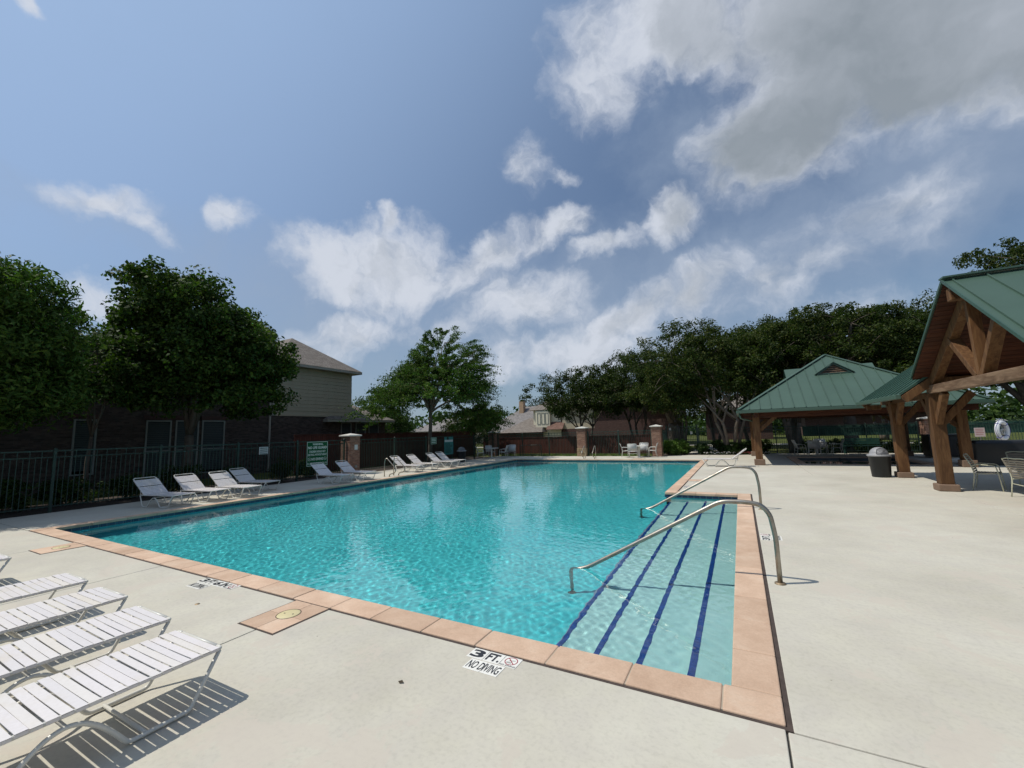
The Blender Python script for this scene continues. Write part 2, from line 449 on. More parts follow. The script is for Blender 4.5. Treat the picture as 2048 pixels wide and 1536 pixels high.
def mat_leaf(name, dark, light, tip=(0.16, 0.20, 0.04)):
    m, nt, p = new_mat(name)
    g = nt.nodes.new('ShaderNodeNewGeometry')
    oi = nt.nodes.new('ShaderNodeObjectInfo')
    v = coords(nt, 'Object')
    n = tex_noise(nt, v, 0.9, 3, 0.5).outputs['Fac']
    a = nt.nodes.new('ShaderNodeMath'); a.operation = 'MULTIPLY_ADD'; nt.links.new(g.outputs['Random Per Island'], a.inputs[0]); a.inputs[1].default_value = 0.55
    b = nt.nodes.new('ShaderNodeMath'); b.operation = 'MULTIPLY'; nt.links.new(n, b.inputs[0]); b.inputs[1].default_value = 0.6
    nt.links.new(b.outputs[0], a.inputs[2])
    c = ramp(nt, a.outputs[0], [(0.15, dark), (0.6, light), (0.95, tip)])
    c = mixc(nt, 1.0, c, ramp(nt, oi.outputs['Random'], [(0, (0.85, 0.88, 0.85)), (1, (1.12, 1.08, 1.0))]), 'MULTIPLY')
    nt.links.new(c, p.inputs['Base Color'])
    p.inputs['Roughness'].default_value = 0.6; p.inputs['Specular IOR Level'].default_value = 0.14
    tr = nt.nodes.new('ShaderNodeBsdfTranslucent')
    tcx = mixc(nt, 1.0, c, (1.1, 1.5, 0.5), 'MULTIPLY'); nt.links.new(tcx, tr.inputs['Color'])
    mx = nt.nodes.new('ShaderNodeMixShader'); mx.inputs[0].default_value = 0.28
    out = nt.nodes['Material Output']
    nt.links.new(p.outputs[0], mx.inputs[1]); nt.links.new(tr.outputs[0], mx.inputs[2]); nt.links.new(mx.outputs[0], out.inputs['Surface'])
    return m
def mat_bark(name, c1, c2):
    m, nt, p = new_mat(name)
    v = coords(nt, 'Object', (1, 1, 0.35))
    n = tex_noise(nt, v, 7, 7, 0.7)
    c = ramp(nt, n.outputs['Fac'], [(0.3, c1), (0.62, c2), (0.75, tuple(min(1, x*1.5) for x in c2))])
    nt.links.new(c, p.inputs['Base Color']); p.inputs['Roughness'].default_value = 0.9
    bump(nt, p, n.outputs['Fac'], 0.6, 0.02)
    return m
def mat_metal(name, col, rough=0.25, worn=None):
    m, nt, p = new_mat(name)
    v = coords(nt, 'Object')
    n = tex_noise(nt, v, 5, 6, 0.7)
    c = ramp(nt, n.outputs['Fac'], [(0.45, col), (0.7, worn or tuple(x*0.75 for x in col))])
    nt.links.new(c, p.inputs['Base Color'])
    p.inputs['Metallic'].default_value = 1.0
    r = ramp(nt, n.outputs['Fac'], [(0.3, (rough,)*3), (0.75, (min(1, rough*2.2),)*3)])
    nt.links.new(r, p.inputs['Roughness'])
    return m
def mat_shingle(name, c1, c2):
    m, nt, p = new_mat(name)
    tc = coords(nt, 'Object')
    sp = nt.nodes.new('ShaderNodeSeparateXYZ'); nt.links.new(tc, sp.inputs[0])
    a = nt.nodes.new('ShaderNodeMath'); a.operation = 'ADD'
    nt.links.new(sp.outputs['X'], a.inputs[0]); nt.links.new(sp.outputs['Y'], a.inputs[1])
    cb = nt.nodes.new('ShaderNodeCombineXYZ'); nt.links.new(a.outputs[0], cb.inputs[0]); nt.links.new(sp.outputs['Z'], cb.inputs[1])
    b = nt.nodes.new('ShaderNodeTexBrick'); nt.links.new(cb.outputs[0], b.inputs['Vector'])
    b.inputs['Scale'].default_value = 1; b.inputs['Brick Width'].default_value = 0.32; b.inputs['Row Height'].default_value = 0.09
    b.inputs['Mortar Size'].default_value = 0.006; b.inputs['Color1'].default_value = (*c1, 1); b.inputs['Color2'].default_value = (*c2, 1)
    b.inputs['Mortar'].default_value = (*[x*0.45 for x in c1], 1); b.inputs['Bias'].default_value = 0
    n = tex_noise(nt, tc, 9, 5, 0.7)
    c = mixc(nt, 0.8, b.outputs['Color'], ramp(nt, n.outputs['Fac'], [(0.35, (0.75, 0.75, 0.75)), (0.65, (1.2, 1.2, 1.2))]), 'MULTIPLY')
    nt.links.new(c, p.inputs['Base Color']); p.inputs['Roughness'].default_value = 0.95
    bump(nt, p, b.outputs['Fac'], 0.5, 0.01)
    return m
def mat_grass(name):
    m, nt, p = new_mat(name)
    v = coords(nt, 'Object')
    n = tex_noise(nt, v, 0.35, 6, 0.6).outputs['Fac']
    f = tex_noise(nt, v, 18, 6, 0.75).outputs['Fac']
    c = ramp(nt, n, [(0.3, (0.04, 0.05, 0.014)), (0.55, (0.075, 0.09, 0.024)), (0.75, (0.13, 0.125, 0.045))])
    c = mixc(nt, 0.9, c, ramp(nt, f, [(0.3, (0.5, 0.5, 0.5)), (0.7, (1.4, 1.4, 1.4))]), 'MULTIPLY')
    nt.links.new(c, p.inputs['Base Color']); p.inputs['Roughness'].default_value = 0.95; p.inputs['Specular IOR Level'].default_value = 0.1
    bump(nt, p, f, 0.8, 0.03)
    return m
def mat_glass(name, col=(0.02, 0.03, 0.035)):
    m, nt, p = new_mat(name)
    n = tex_noise(nt, coords(nt), 1.5, 2)
    nt.links.new(ramp(nt, n.outputs['Fac'], [(0.3, col), (0.7, tuple(x*1.4 for x in col))]), p.inputs['Base Color'])
    p.inputs['Roughness'].default_value = 0.08; p.inputs['Specular IOR Level'].default_value = 0.5
    return m
def mat_plaster(name, c1, c2):
    m, nt, p = new_mat(name)
    v = coords(nt, 'Object')
    n = tex_noise(nt, v, 1.1, 6, 0.65).outputs['Fac']
    c = ramp(nt, n, [(0.3, c1), (0.7, c2)])
    nt.links.new(c, p.inputs['Base Color']); p.inputs['Roughness'].default_value = 0.8
    return m
def mat_tile(name, c1, c2, w=0.15, h=0.15):
    m, nt, p = new_mat(name)
    tc = coords(nt, 'Object')
    sp = nt.nodes.new('ShaderNodeSeparateXYZ'); nt.links.new(tc, sp.inputs[0])
    a = nt.nodes.new('ShaderNodeMath'); a.operation = 'ADD'
    nt.links.new(sp.outputs['X'], a.inputs[0]); nt.links.new(sp.outputs['Y'], a.inputs[1])
    cb = nt.nodes.new('ShaderNodeCombineXYZ'); nt.links.new(a.outputs[0], cb.inputs[0]); nt.links.new(sp.outputs['Z'], cb.inputs[1])
    b = nt.nodes.new('ShaderNodeTexBrick'); b.offset = 0; nt.links.new(cb.outputs[0], b.inputs['Vector'])
    b.inputs['Scale'].default_value = 1; b.inputs['Brick Width'].default_value = w; b.inputs['Row Height'].default_value = h
    b.inputs['Mortar Size'].default_value = 0.004; b.inputs['Color1'].default_value = (*c1, 1); b.inputs['Color2'].default_value = (*c2, 1)
    b.inputs['Mortar'].default_value = (0.15, 0.17, 0.18, 1); b.inputs['Bias'].default_value = 0
    nt.links.new(b.outputs['Color'], p.inputs['Base Color']); p.inputs['Roughness'].default_value = 0.3
    return m

def mat_strap():
    m, nt, p = new_mat('white_vinyl_strap')
    oi = nt.nodes.new('ShaderNodeObjectInfo')
    g_ = nt.nodes.new('ShaderNodeNewGeometry')
    c = ramp(nt, oi.outputs['Random'], [(0.0, (0.665, 0.63, 0.62)), (0.6, (0.70, 0.655, 0.645)), (0.9, (0.70, 0.66, 0.63)), (1.0, (0.70, 0.645, 0.575))])
    n = tex_noise(nt, g_.outputs['Position'], 2.2, 5, 0.65).outputs['Fac']
    c = mixc(nt, ramp(nt, n, [(0.5, (0, 0, 0)), (0.75, (0.6, 0.6, 0.6))]), c, (0.62, 0.545, 0.43))
    n2 = tex_noise(nt, g_.outputs['Position'], 35, 4, 0.7).outputs['Fac']
    c = mixc(nt, 0.4, c, ramp(nt, n2, [(0.3, (0.86, 0.85, 0.84)), (0.6, (1.03, 1.03, 1.03))]), 'MULTIPLY')
    nt.links.new(c, p.inputs['Base Color']); p.inputs['Roughness'].default_value = 0.42
    return m
M = dict(
 deck=mat_deck(), coping=mat_coping(), plaster=mat_plaster('turquoise_plaster', (0.060, 0.46, 0.50), (0.080, 0.54, 0.58)), step_plaster=mat_plaster('pale_step_plaster', (0.40, 0.56, 0.54), (0.47, 0.62, 0.60)),
 mastic=mat_plain('joint_mastic', (0.055, 0.038, 0.03), 0.85, var=0.3, scale=12, bumps=0.5),
 joint=mat_plain('joint_floor_dirt', (0.09, 0.085, 0.075), 0.95, var=0.3),
 grass=mat_grass('lawn_grass'), mulch=mat_plain('bark_mulch', (0.04, 0.028, 0.02), 0.95, var=0.5, scale=20, bumps=1),
 blue_tile=mat_tile('waterline_tile_glaze', (0.012, 0.03, 0.075), (0.03, 0.06, 0.12)),
 nosing=mat_plain('nosing_tile_glaze', (0.008, 0.045, 0.22), 0.2, var=0.25, scale=30),
 steel=mat_metal('stainless_steel', (0.36, 0.335, 0.29), 0.27, (0.25, 0.205, 0.155)),
 brass=mat_metal('weathered_bronze', (0.35, 0.27, 0.18), 0.4),
 green_fence=mat_plain('green_fence_paint', (0.014, 0.037, 0.026), 0.55, var=0.25, scale=3),
 roof_green=mat_plain('green_roof_metal', (0.050, 0.092, 0.068), 0.48, var=0.07, scale=1.2, spec=0.45),
 roof_trim=mat_plain('green_trim_metal', (0.035, 0.08, 0.06), 0.45, var=0.1, scale=1.5),
 white_paint=mat_plain('white_frame_paint', (0.62, 0.60, 0.54), 0.35, var=0.06, scale=4),
 strap=mat_strap(),
 sling=mat_plain('grey_white_sling', (0.52, 0.51, 0.50), 0.7, var=0.08, scale=4),
 cream=mat_plain('cream_frame_paint', (0.55, 0.54, 0.40), 0.4, var=0.08, scale=4),
 tan_strap=mat_plain('tan_vinyl_strap', (0.28, 0.24, 0.19), 0.55, var=0.1, scale=4),
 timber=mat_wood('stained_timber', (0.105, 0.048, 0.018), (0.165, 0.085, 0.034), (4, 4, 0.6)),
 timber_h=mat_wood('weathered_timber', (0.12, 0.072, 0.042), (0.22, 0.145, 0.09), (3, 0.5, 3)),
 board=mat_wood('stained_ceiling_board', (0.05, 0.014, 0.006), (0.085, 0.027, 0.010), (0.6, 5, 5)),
 post_base=mat_plain('brown_stained_concrete', (0.19, 0.125, 0.085), 0.85, var=0.15, scale=5, bumps=0.3),
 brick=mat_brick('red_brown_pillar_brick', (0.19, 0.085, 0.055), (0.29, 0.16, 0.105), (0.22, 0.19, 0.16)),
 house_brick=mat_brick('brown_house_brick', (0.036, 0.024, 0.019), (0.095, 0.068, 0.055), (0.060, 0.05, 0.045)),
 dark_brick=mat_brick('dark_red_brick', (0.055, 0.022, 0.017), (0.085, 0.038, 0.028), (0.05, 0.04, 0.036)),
 stone=mat_plain('buff_rubble_stone', (0.30, 0.22, 0.13), 0.9, var=0.35, scale=7, bumps=0.6),
 cap=mat_plain('pale_concrete_cap', (0.52, 0.50, 0.45), 0.85, var=0.1, scale=6, bumps=0.3),
 siding=mat_plain('olive_grey_siding', (0.37, 0.315, 0.225), 0.7, var=0.05, scale=2),
 cream_siding=mat_plain('cream_siding', (0.62, 0.57, 0.44), 0.7, var=0.05, scale=2),
 trim=mat_plain('taupe_trim', (0.34, 0.31, 0.26), 0.6, var=0.05),
 white_trim=mat_plain('white_window_frame', (0.20, 0.21, 0.19), 0.5, var=0.05),
 shingle=mat_shingle('grey_brown_shingle', (0.15, 0.125, 0.105), (0.21, 0.18, 0.155)),
 shingle_grey=mat_shingle('grey_shingle', (0.17, 0.155, 0.15), (0.24, 0.22, 0.21)),
 shingle_red=mat_shingle('red_brown_shingle', (0.14, 0.075, 0.055), (0.19, 0.11, 0.085)),
 glass=mat_glass('dark_window_glass'), blind=mat_plain('window_blind', (0.035, 0.05, 0.05), 0.6, var=0.1),
 wood_fence=mat_wood('red_stained_fence_board', (0.060, 0.016, 0.010), (0.095, 0.026, 0.016), (4, 4, 0.5)),
 bark=mat_bark('dark_bark', (0.05, 0.038, 0.028), (0.12, 0.095, 0.075)),
 bark_pale=mat_bark('pale_smooth_bark', (0.085, 0.066, 0.05), (0.165, 0.13, 0.10)),
 leaf_a=mat_leaf('broad_leaf_green', (0.013, 0.026, 0.007), (0.038, 0.070, 0.014), (0.105, 0.145, 0.028)),
 leaf_b=mat_leaf('pale_leaf_green', (0.022, 0.045, 0.011), (0.065, 0.115, 0.022), (0.15, 0.20, 0.042)),
 leaf_c=mat_leaf('myrtle_leaf_green', (0.012, 0.023, 0.007), (0.034, 0.054, 0.012), (0.085, 0.09, 0.022)),
 leaf_d=mat_leaf('dark_hedge_green', (0.012, 0.026, 0.010), (0.032, 0.062, 0.016), (0.07, 0.11, 0.025)),
 leaf_bush=mat_leaf('bright_bush_green', (0.05, 0.085, 0.018), (0.10, 0.17, 0.03), (0.16, 0.25, 0.05)),
 petal_w=mat_plain('white_petal', (0.62, 0.58, 0.55), 0.7, var=0.15), petal_r=mat_plain('dark_red_petal', (0.22, 0.03, 0.035), 0.7, var=0.3),
 sign_green=mat_plain('green_sign_panel', (0.006, 0.095, 0.032), 0.7, var=0.05, spec=0.2),
 sign_white=mat_plain('pale_sign_letter', (0.62, 0.70, 0.62), 0.5, var=0.03),
 sign_teal=mat_plain('teal_sign_panel', (0.035, 0.20, 0.19), 0.45, var=0.08),
 sign_pale=mat_plain('pale_grey_sign', (0.55, 0.55, 0.53), 0.5, var=0.04),
 sign_pink=mat_plain('faded_pink_sign', (0.50, 0.40, 0.38), 0.55, var=0.05),
 black=mat_plain('black_marker_glaze', (0.02, 0.02, 0.022), 0.35, var=0.2),
 tile_white=mat_plain('white_marker_tile', (0.72, 0.70, 0.64), 0.35, var=0.05, scale=9),
 red_ring=mat_plain('dark_red_print', (0.30, 0.03, 0.045), 0.4),
 lid_cream=mat_plain('cream_plastic_lid', (0.58, 0.50, 0.28), 0.5, var=0.06, scale=8),
 bin_black=mat_plain('black_bin_plastic', (0.008, 0.010, 0.012), 0.5, var=0.2, scale=3),
 lid_grey=mat_plain('grey_bin_lid', (0.27, 0.27, 0.28), 0.5, var=0.06, scale=3),
 tarp=mat_plain('black_vinyl_cover', (0.012, 0.012, 0.013), 0.35, var=0.3, scale=2),
 screen=mat_plain('dark_green_windscreen', (0.012, 0.05, 0.035), 0.8, var=0.2, scale=1.5),
 bench=mat_plain('dark_green_bench', (0.012, 0.055, 0.04), 0.5, var=0.2),
 ring=mat_plain('white_life_ring', (0.72, 0.72, 0.74), 0.45, var=0.06),
 rope=mat_plain('blue_rope', (0.09, 0.09, 0.30), 0.8),
 orange=mat_plain('clay_drain_cover', (0.45, 0.27, 0.19), 0.8),
 leaf_dead=mat_plain('dead_leaf', (0.05, 0.035, 0.02), 0.9),
 walk=mat_plain('far_path_concrete', (0.50, 0.46, 0.38), 0.9, var=0.1, scale=2),
)

# ================================================================== ground, deck, pool
W = 0.305                       # coping width
PX0, PX1, PXN = -13.15, 0.0, -1.80   # pool left, alcove right, main pool right
PY1, PYN = 21.6, 9.05           # far edge, far end of the alcove
SPX0, SPX1, SPY0, SPY1 = 2.70, 6.80, 19.6, 24.2   # wading pool under the far pavilion

def rects_minus(holes, x0, x1, y0, y1, z, subdiv=()):
    xs = sorted({x0, x1, *[h[0] for h in holes], *[h[1] for h in holes], *subdiv})
    ys = sorted({y0, y1, *[h[2] for h in holes], *[h[3] for h in holes], *subdiv})
    mb = MB()
    for a, b in zip(xs, xs[1:]):
        for c, d in zip(ys, ys[1:]):
            cx, cy = (a+b)/2, (c+d)/2
            if any(h[0] < cx < h[1] and h[2] < cy < h[3] for h in holes): continue
            mb.add([(a,c,z),(b,c,z),(b,d,z),(a,d,z)], [(0,1,2,3)])
    return mb
g_holes = [(PX0-0.2, PX1+0.2, -0.2, PY1+0.2), (SPX0-0.2, SPX1+0.2, SPY0-0.2, SPY1+0.2)]
grd = part('ground', rects_minus(g_holes, -700, 700, -300, 900, -0.085), M['grass'])
grd['kind'] = 'structure'

deck = setting('pool_deck')
def slab(poly, z0=-0.075, z1=0.0, mat='deck', name='concrete_slab', bev=0.006):
    mb = MB().prism([(x, y, z0) for x, y in poly], (0, 0, z1-z0))
    return part(name, mb, M[mat], deck, bevel=bev)
g = 0.030
R_ = lambda a, b, c, d: [(a, c), (b, c), (b, d), (a, d)]
XO, YO = W+g, -W-g
J = 0.006
DL = -16.42
slab(R_(DL, -10.8-J, -9, YO)); slab(R_(-10.8+J, -7.41-J, -9, YO)); slab(R_(-7.41+J, -4.0-J, -9, YO)); slab(R_(-4.0+J, 0.30-J, -9, YO))
slab(R_(0.30+J, 4.62-J, -9, -0.345-J)); slab(R_(4.62+J, 10.4, -9, -0.345-J))
slab([(XO, -0.345+J), (4.62-J, -0.345+J), (4.62-J, 14.6-J), (PXN+W+g, 14.6-J), (PXN+W+g, PYN+W+g), (XO, PYN+W+g)])
slab(R_(4.62+J, 10.4, -0.345+J, 11.6-J)); slab(R_(4.62+J, 10.4, 11.6+J, 19.2-J)); slab(R_(10.4+J, 16, -9, 8-J)); slab(R_(10.4+J, 16, 8+J, 19.2-J))
slab(R_(PXN+W+g, 2.3-J, 14.6+J, 21.93)); slab(R_(2.3+J, 4.62-J, 14.6+J, 19.2-J))
slab(R_(2.3+J, 16, 24.6, 27.7)); slab(R_(7.2, 16, 19.2+J, 24.6-J))
slab([(-1.60+J, 21.93+2*J), (2.3-J, 21.93+2*J), (2.3-J, 27.7), (1.7, 27.7), (1.3, 26.9), (0.6, 26.35), (-0.6, 26.1), (-1.60+J, 26.15)])
slab([(-9.2+J, PY1+W+g), (-1.60-J, PY1+W+g), (-1.60-J, 26.15), (-2.6, 26.1), (-3.6, 25.6), (-4.4, 24.95), (-9.2+J, 24.85)])
slab(R_(DL, -9.2-J, PY1+W+g, 24.85))
for a, b in zip([YO+2*J, 3.6, 7.4, 11.2, 15.0, 18.6], [3.6, 7.4, 11.2, 15.0, 18.6, PY1+W+g-2*J]):
    slab(R_(DL, PX0-W-g, a+J, b-J))
# dirt seen in the bottom of the joints and the mastic bead beside the coping
jb = MB()
for x in (-10.8, -7.41, -4.0, 0.30): jb.box(x-0.03, x+0.03, -9, YO-0.002, -0.07, -0.02)
jb.box(0.33, 16, -0.375, -0.315, -0.07, -0.02); jb.box(4.59, 4.65, -9, 24, -0.07, -0.0201)
for y in (11.6,): jb.box(4.66, 16, y-0.03, y+0.03, -0.07, -0.02)
jb.box(10.37, 10.43, -9, 19.2, -0.07, -0.0202); jb.box(10.44, 16, 7.97, 8.03, -0.07, -0.02)
jb.box(PXN+W+g, 4.58, 14.57, 14.63, -0.07, -0.0203); jb.box(2.27, 2.33, 14.64, 27.6, -0.07, -0.0204)
jb.box(2.34, 16, 19.17, 19.23, -0.07, -0.0205); jb.box(-1.63, -1.57, 22.0, 26.1, -0.07, -0.0206); jb.box(-9.23, -9.17, 22.0, 24.8, -0.07, -0.02)
for y in (3.6, 7.4, 11.2, 15.0, 18.6): jb.box(DL, PX0-W-g, y-0.03, y+0.03, -0.07, -0.02)
part('joint_dirt', jb, M['joint'], deck)
mb = MB(); t = -0.003
mb.box(PX0-W-g-.003, PX1+W+g+.003, -W-g-.003, -W, -0.06, t)
mb.box(PX0-W-g-.003, PX0-W, -W, PY1+W, -0.06, t)
mb.box(PX0-W-g-.003, PXN+W+g+.003, PY1+W, PY1+W+g+.003, -0.06, t)
mb.box(PX1+W, PX1+W+g+.003, -W, PYN+W, -0.06, t)
mb.box(PXN+W+g, PX1+W+g+.003, PYN+W, PYN+W+g+.003, -0.06, t)
mb.box(PXN+W, PXN+W+g+.003, PYN+W, PY1+W, -0.06, t)
part('mastic_joint', mb, M['mastic'], deck)

# ---- coping: every stone its own part
cop = setting('pool_coping')
rc = random.Random(3)
def stone(x0, x1, y0, y1):
    gx = 0.004
    dz = rc.uniform(-0.0015, 0.0025)
    o = part('coping_stone', MB().box(x0+gx, x1-gx, y0+gx, y1-gx, -0.058, 0.006+dz), M['coping'], cop, bevel=0.011)
    o.modifiers['bevel'].segments = 3
def run(a, b, n_len):
    n = max(1, round(abs(b-a)/n_len)); xs = [a+(b-a)*i/n for i in range(n+1)]
    for i in range(1, n): xs[i] += rc.uniform(-0.05, 0.05)
    return xs
xs = [0.305, -0.045, -0.66, -1.275] + run(-1.275, -13.15, 0.62)[1:] + [-13.455]
for a, b in zip(xs[1:], xs): stone(a, b, -W, 0)
ys = [0.0, 0.55, 1.15, 1.76, 2.46, 2.82, 3.64, 4.23, 4.8, 5.34, 5.95, 6.55, 7.15, 7.75, 8.4, 9.05, 9.355]
for a, b in zip(ys, ys[1:]): stone(0, W, a, b)
for a, b in zip([-1.8, -1.495, -1.0, -0.5], [-1.495, -1.0, -0.5, 0.0]): stone(a, b, PYN, PYN+W)
ys = run(PYN+W, PY1, 0.62) + [PY1+W]
for a, b in zip(ys, ys[1:]): stone(PXN, PXN+W, a, b)
xs = run(PX0, PXN, 0.62)
for a, b in zip(xs, xs[1:]): stone(a, b, PY1, PY1+W)
ys = [0.0]+run(0, PY1, 0.62)[1:] + [PY1+W]
for a, b in zip(ys, ys[1:]): stone(PX0-W, PX0, a, b)
# mortar under the stones (pale, seen in the narrow joints)
mb = MB()
for a in ((PX0-W+.01, PX1+W-.01, -W+.01, -0.02), (PX0-W+.01, PX0-.02, -0.015, PY1+W-.01), (PX1+.02, PX1+W-.01, -0.015, PYN+W-.01), (PXN+.02, PX1+.015, PYN+.02, PYN+W-.01), (PXN+.02, PXN+W-.01, PYN+W-.005, PY1+W-.01), (PX0-.015, PXN+.015, PY1+.02, PY1+W-.01)):
    mb.box(*a, -0.055, -0.001)
part('mortar_bed', mb, mat_plain('sandy_mortar', (0.40, 0.33, 0.25), 0.9), cop)

# ---- basin
basin = setting('pool_basin')
def depth(x, y):
    d = 0.98 + 0.05*min(1, max(0, (-x-2)/10)) + 0.55*min(1, max(0, (y-5)/16))
    return -0.115 - d
O = 0.03
mb = MB()
xs = [PX0-O] + [PX0+i*(PXN-PX0)/8 for i in range(1, 8)] + [PXN+O]
ysf = [-O] + [PY1*i/12 for i in range(1, 12)] + [PY1+O]
vs = [(x, y, depth(x, y)) for y in ysf for x in xs]; nx = len(xs)
part('pool_floor', mb.add(vs, [(j*nx+i, j*nx+i+1, (j+1)*nx+i+1, (j+1)*nx+i) for j in range(12) for i in range(8)], True), M['plaster'], basin).cycles.is_caustics_receiver = True
def wall(p, q, zb=-1.85, zt=-0.045):
    """plaster wall from p to q, water on its left side"""
    (x0, y0), (x1, y1) = p, q
    n = Vector((y1-y0, -(x1-x0), 0)).normalized()*0.12
    mb = MB().prism([(x0, y0, zb), (x1, y1, zb), (x1, y1, zt), (x0, y0, zt)], n)
    o = part('pool_wall', mb, M['plaster'], basin); o.cycles.is_caustics_receiver = True
outline = [(PX0-O, -O), (PX1+O, -O), (PX1+O, PYN+O), (PXN+O, PYN+O), (PXN+O, PY1+O), (PX0-O, PY1+O)]
for i in range(6): wall(outline[i], outline[(i+1) % 6])
# waterline tile: one glazed row 15 cm high; the tiles of the alcove's end are single
def band(p, q, nrm):
    (x0, y0), (x1, y1) = p, q
    L = math.hypot(x1-x0, y1-y0); n = int(L/0.152); d = Vector((x1-x0, y1-y0, 0))/n; nn = Vector((*nrm, 0))*0.008
    mb = MB()
    for i in range(n):
        a = Vector((x0, y0, 0))+d*i; b = a+d*0.97
        mb.prism([(a.x, a.y, -0.205), (b.x, b.y, -0.205), (b.x, b.y, -0.058), (a.x, a.y, -0.058)], nn)
    o = part('waterline_tile_row', mb, M['blue_tile'], basin); o['kind'] = 'stuff'
band((PX0-O, 0), (PX0-O, PY1), (1, 0)); band((PX0, PY1+O), (PXN, PY1+O), (0, -1)); band((PXN+O, PYN+.05), (PXN+O, PY1), (-1, 0)); band((PX1+O, 0), (PX1+O, PYN), (-1, 0)); band((PX0, -O), (PX1, -O), (0, 1))
tile_m = MB().box(0, 0.147, -0.008, 0, -0.205, -0.058).mesh('waterline_tile', M['blue_tile'])
for i in range(12):
    link('waterline_tile', tile_m, basin, (-1.81+0.1515*i, PYN+O-0.001, 0))
# steps of the alcove
NX = [-0.33, -0.78, -1.23, -1.68]
TZ = [-0.29, -0.49, -0.69, -0.89]
for i in range(4):
    x1 = PX1+O if i == 0 else NX[i-1]
    st = part('pool_step', MB().box(NX[i], x1-(0.0 if i == 0 else -0.01), -O+.001, PYN+O-.001, -1.3, TZ[i]), M['step_plaster'], basin, bevel=0.012)
    st.cycles.is_caustics_receiver = True
    mb = MB(); n = 172
    for k in range(n):
        y = 0.02+k*0.0523
        mb.box(NX[i]-0.004, NX[i]+0.052, y, y+0.0495, TZ[i]-0.045, TZ[i]+0.005)
    nt_ = part('nosing_tile_row', mb, M['nosing'], st); nt_['kind'] = 'stuff'; nt_.cycles.is_caustics_receiver = True

# ---- water: one real, finely rippled surface over the pool and its alcove
def waves(X, Y, seed, amp=1.0):
    r = np.random.default_rng(seed)
    Z = np.zeros_like(X)
    for k in range(70):
        lam = 0.085*(7.0**(r.random()**1.5)); a = r.random()*2*math.pi if k % 3 else 0.9+r.normal()*0.5
        A = 0.00019*(lam/0.25)**0.40*amp
        ph = r.random()*6.283
        wob = 0.35*np.sin(X*0.9+ph)+0.35*np.sin(Y*0.7+2*ph)
        env = 0.6+0.4*np.sin(X*0.55*math.cos(ph)+Y*0.5*math.sin(ph)+ph*3)
        Z += A*env*np.sin(2*math.pi/lam*(X*math.cos(a)+Y*math.sin(a))+ph+wob)
    return Z
def grid_mesh(name, xs, ys, keep, zf, mat):
    X, Y = np.meshgrid(xs, ys); Z = zf(X, Y)
    V = np.stack([X, Y, Z], -1).reshape(-1, 3)
    I = np.arange(X.size).reshape(X.shape)
    cx = (X[:-1, :-1]+X[1:, 1:])/2; cy = (Y[:-1, :-1]+Y[1:, 1:])/2
    F = np.stack([I[:-1, :-1], I[:-1, 1:], I[1:, 1:], I[1:, :-1]], -1)[keep(cx, cy)].reshape(-1, 4)
    used = np.zeros(len(V), bool); used[F.ravel()] = True
    idx = np.cumsum(used)-1; V = V[used]; F = idx[F]
    m = bpy.data.meshes.new(name)
    m.vertices.add(len(V)); m.vertices.foreach_set('co', V.ravel())
    m.loops.add(F.size); m.loops.foreach_set('vertex_index', F.ravel())
    m.polygons.add(len(F)); m.polygons.foreach_set('loop_start', np.arange(0, F.size, 4))
    m.polygons.foreach_set('use_smooth', np.ones(len(F), bool))
    m.update(calc_edges=True); m.materials.append(mat)
    return m
def mat_water(name, col):
    m, nt, p = new_mat(name)
    p.inputs['Base Color'].default_value = (*col, 1)
    p.inputs['Transmission Weight'].default_value = 1.0
    p.inputs['Roughness'].default_value = 0.0
    p.inputs['IOR'].default_value = 1.333
    return m
WATER = mat_water('pool_water', (0.72, 0.97, 0.98))
xs = np.concatenate([np.linspace(PX0-0.02, PXN+0.02, 430), np.linspace(PXN+0.02, PX1+0.02, 75)[1:]])
ys = np.concatenate([np.linspace(-0.02, 9.05+0.02, 370), np.linspace(9.07, PY1+0.02, 220)[1:]])
wm = grid_mesh('pool_water', xs, ys, lambda x, y: ~((x > PXN+0.02) & (y > PYN+0.02)), lambda X, Y: -0.115+waves(X, Y, 4), WATER)
water = link('pool_water', wm, kind='structure')
water.cycles.is_caustics_caster = True
# ---- wading pool under the far pavilion
spa = setting('wading_pool')
for (x0, x1, y0, y1) in ((SPX0-.35, SPX1+.35, SPY0-.35, SPY0), (SPX0-.35, SPX1+.35, SPY1, SPY1+.35)):
    xs_ = run(x0, x1, 0.6)
    for a, b in zip(xs_, xs_[1:]): part('coping_stone', MB().box(a+.004, b-.004, y0, y1, -.06, .008), M['coping'], spa, bevel=.01)
for x0, x1 in ((SPX0-.35, SPX0), (SPX1, SPX1+.35)):
    ys_ = run(SPY0, SPY1, 0.6)
    for a, b in zip(ys_, ys_[1:]): part('coping_stone', MB().box(x0, x1, a+.004, b-.004, -.06, .008), M['coping'], spa, bevel=.01)
mb = MB(); z = -0.55
mb.add([(SPX0, SPY0, z), (SPX1, SPY0, z), (SPX1, SPY1, z), (SPX0, SPY1, z)], [(0, 1, 2, 3)])
for p, q in (((SPX0, SPY0), (SPX1, SPY0)), ((SPX1, SPY0), (SPX1, SPY1)), ((SPX1, SPY1), (SPX0, SPY1)), ((SPX0, SPY1), (SPX0, SPY0))):
    mb.add([(*p, z), (*q, z), (*q, -0.05), (*p, -0.05)], [(0, 1, 2, 3)])
part('basin', mb, mat_plain('dark_pool_plaster', (0.10, 0.12, 0.13), 0.8), spa)
sw = grid_mesh('wading_water', np.linspace(SPX0, SPX1, 60), np.linspace(SPY0, SPY1, 60), lambda x, y: x > -99, lambda X, Y: -0.12+waves(X, Y, 9, 0.5), WATER)
link('water', sw, spa)

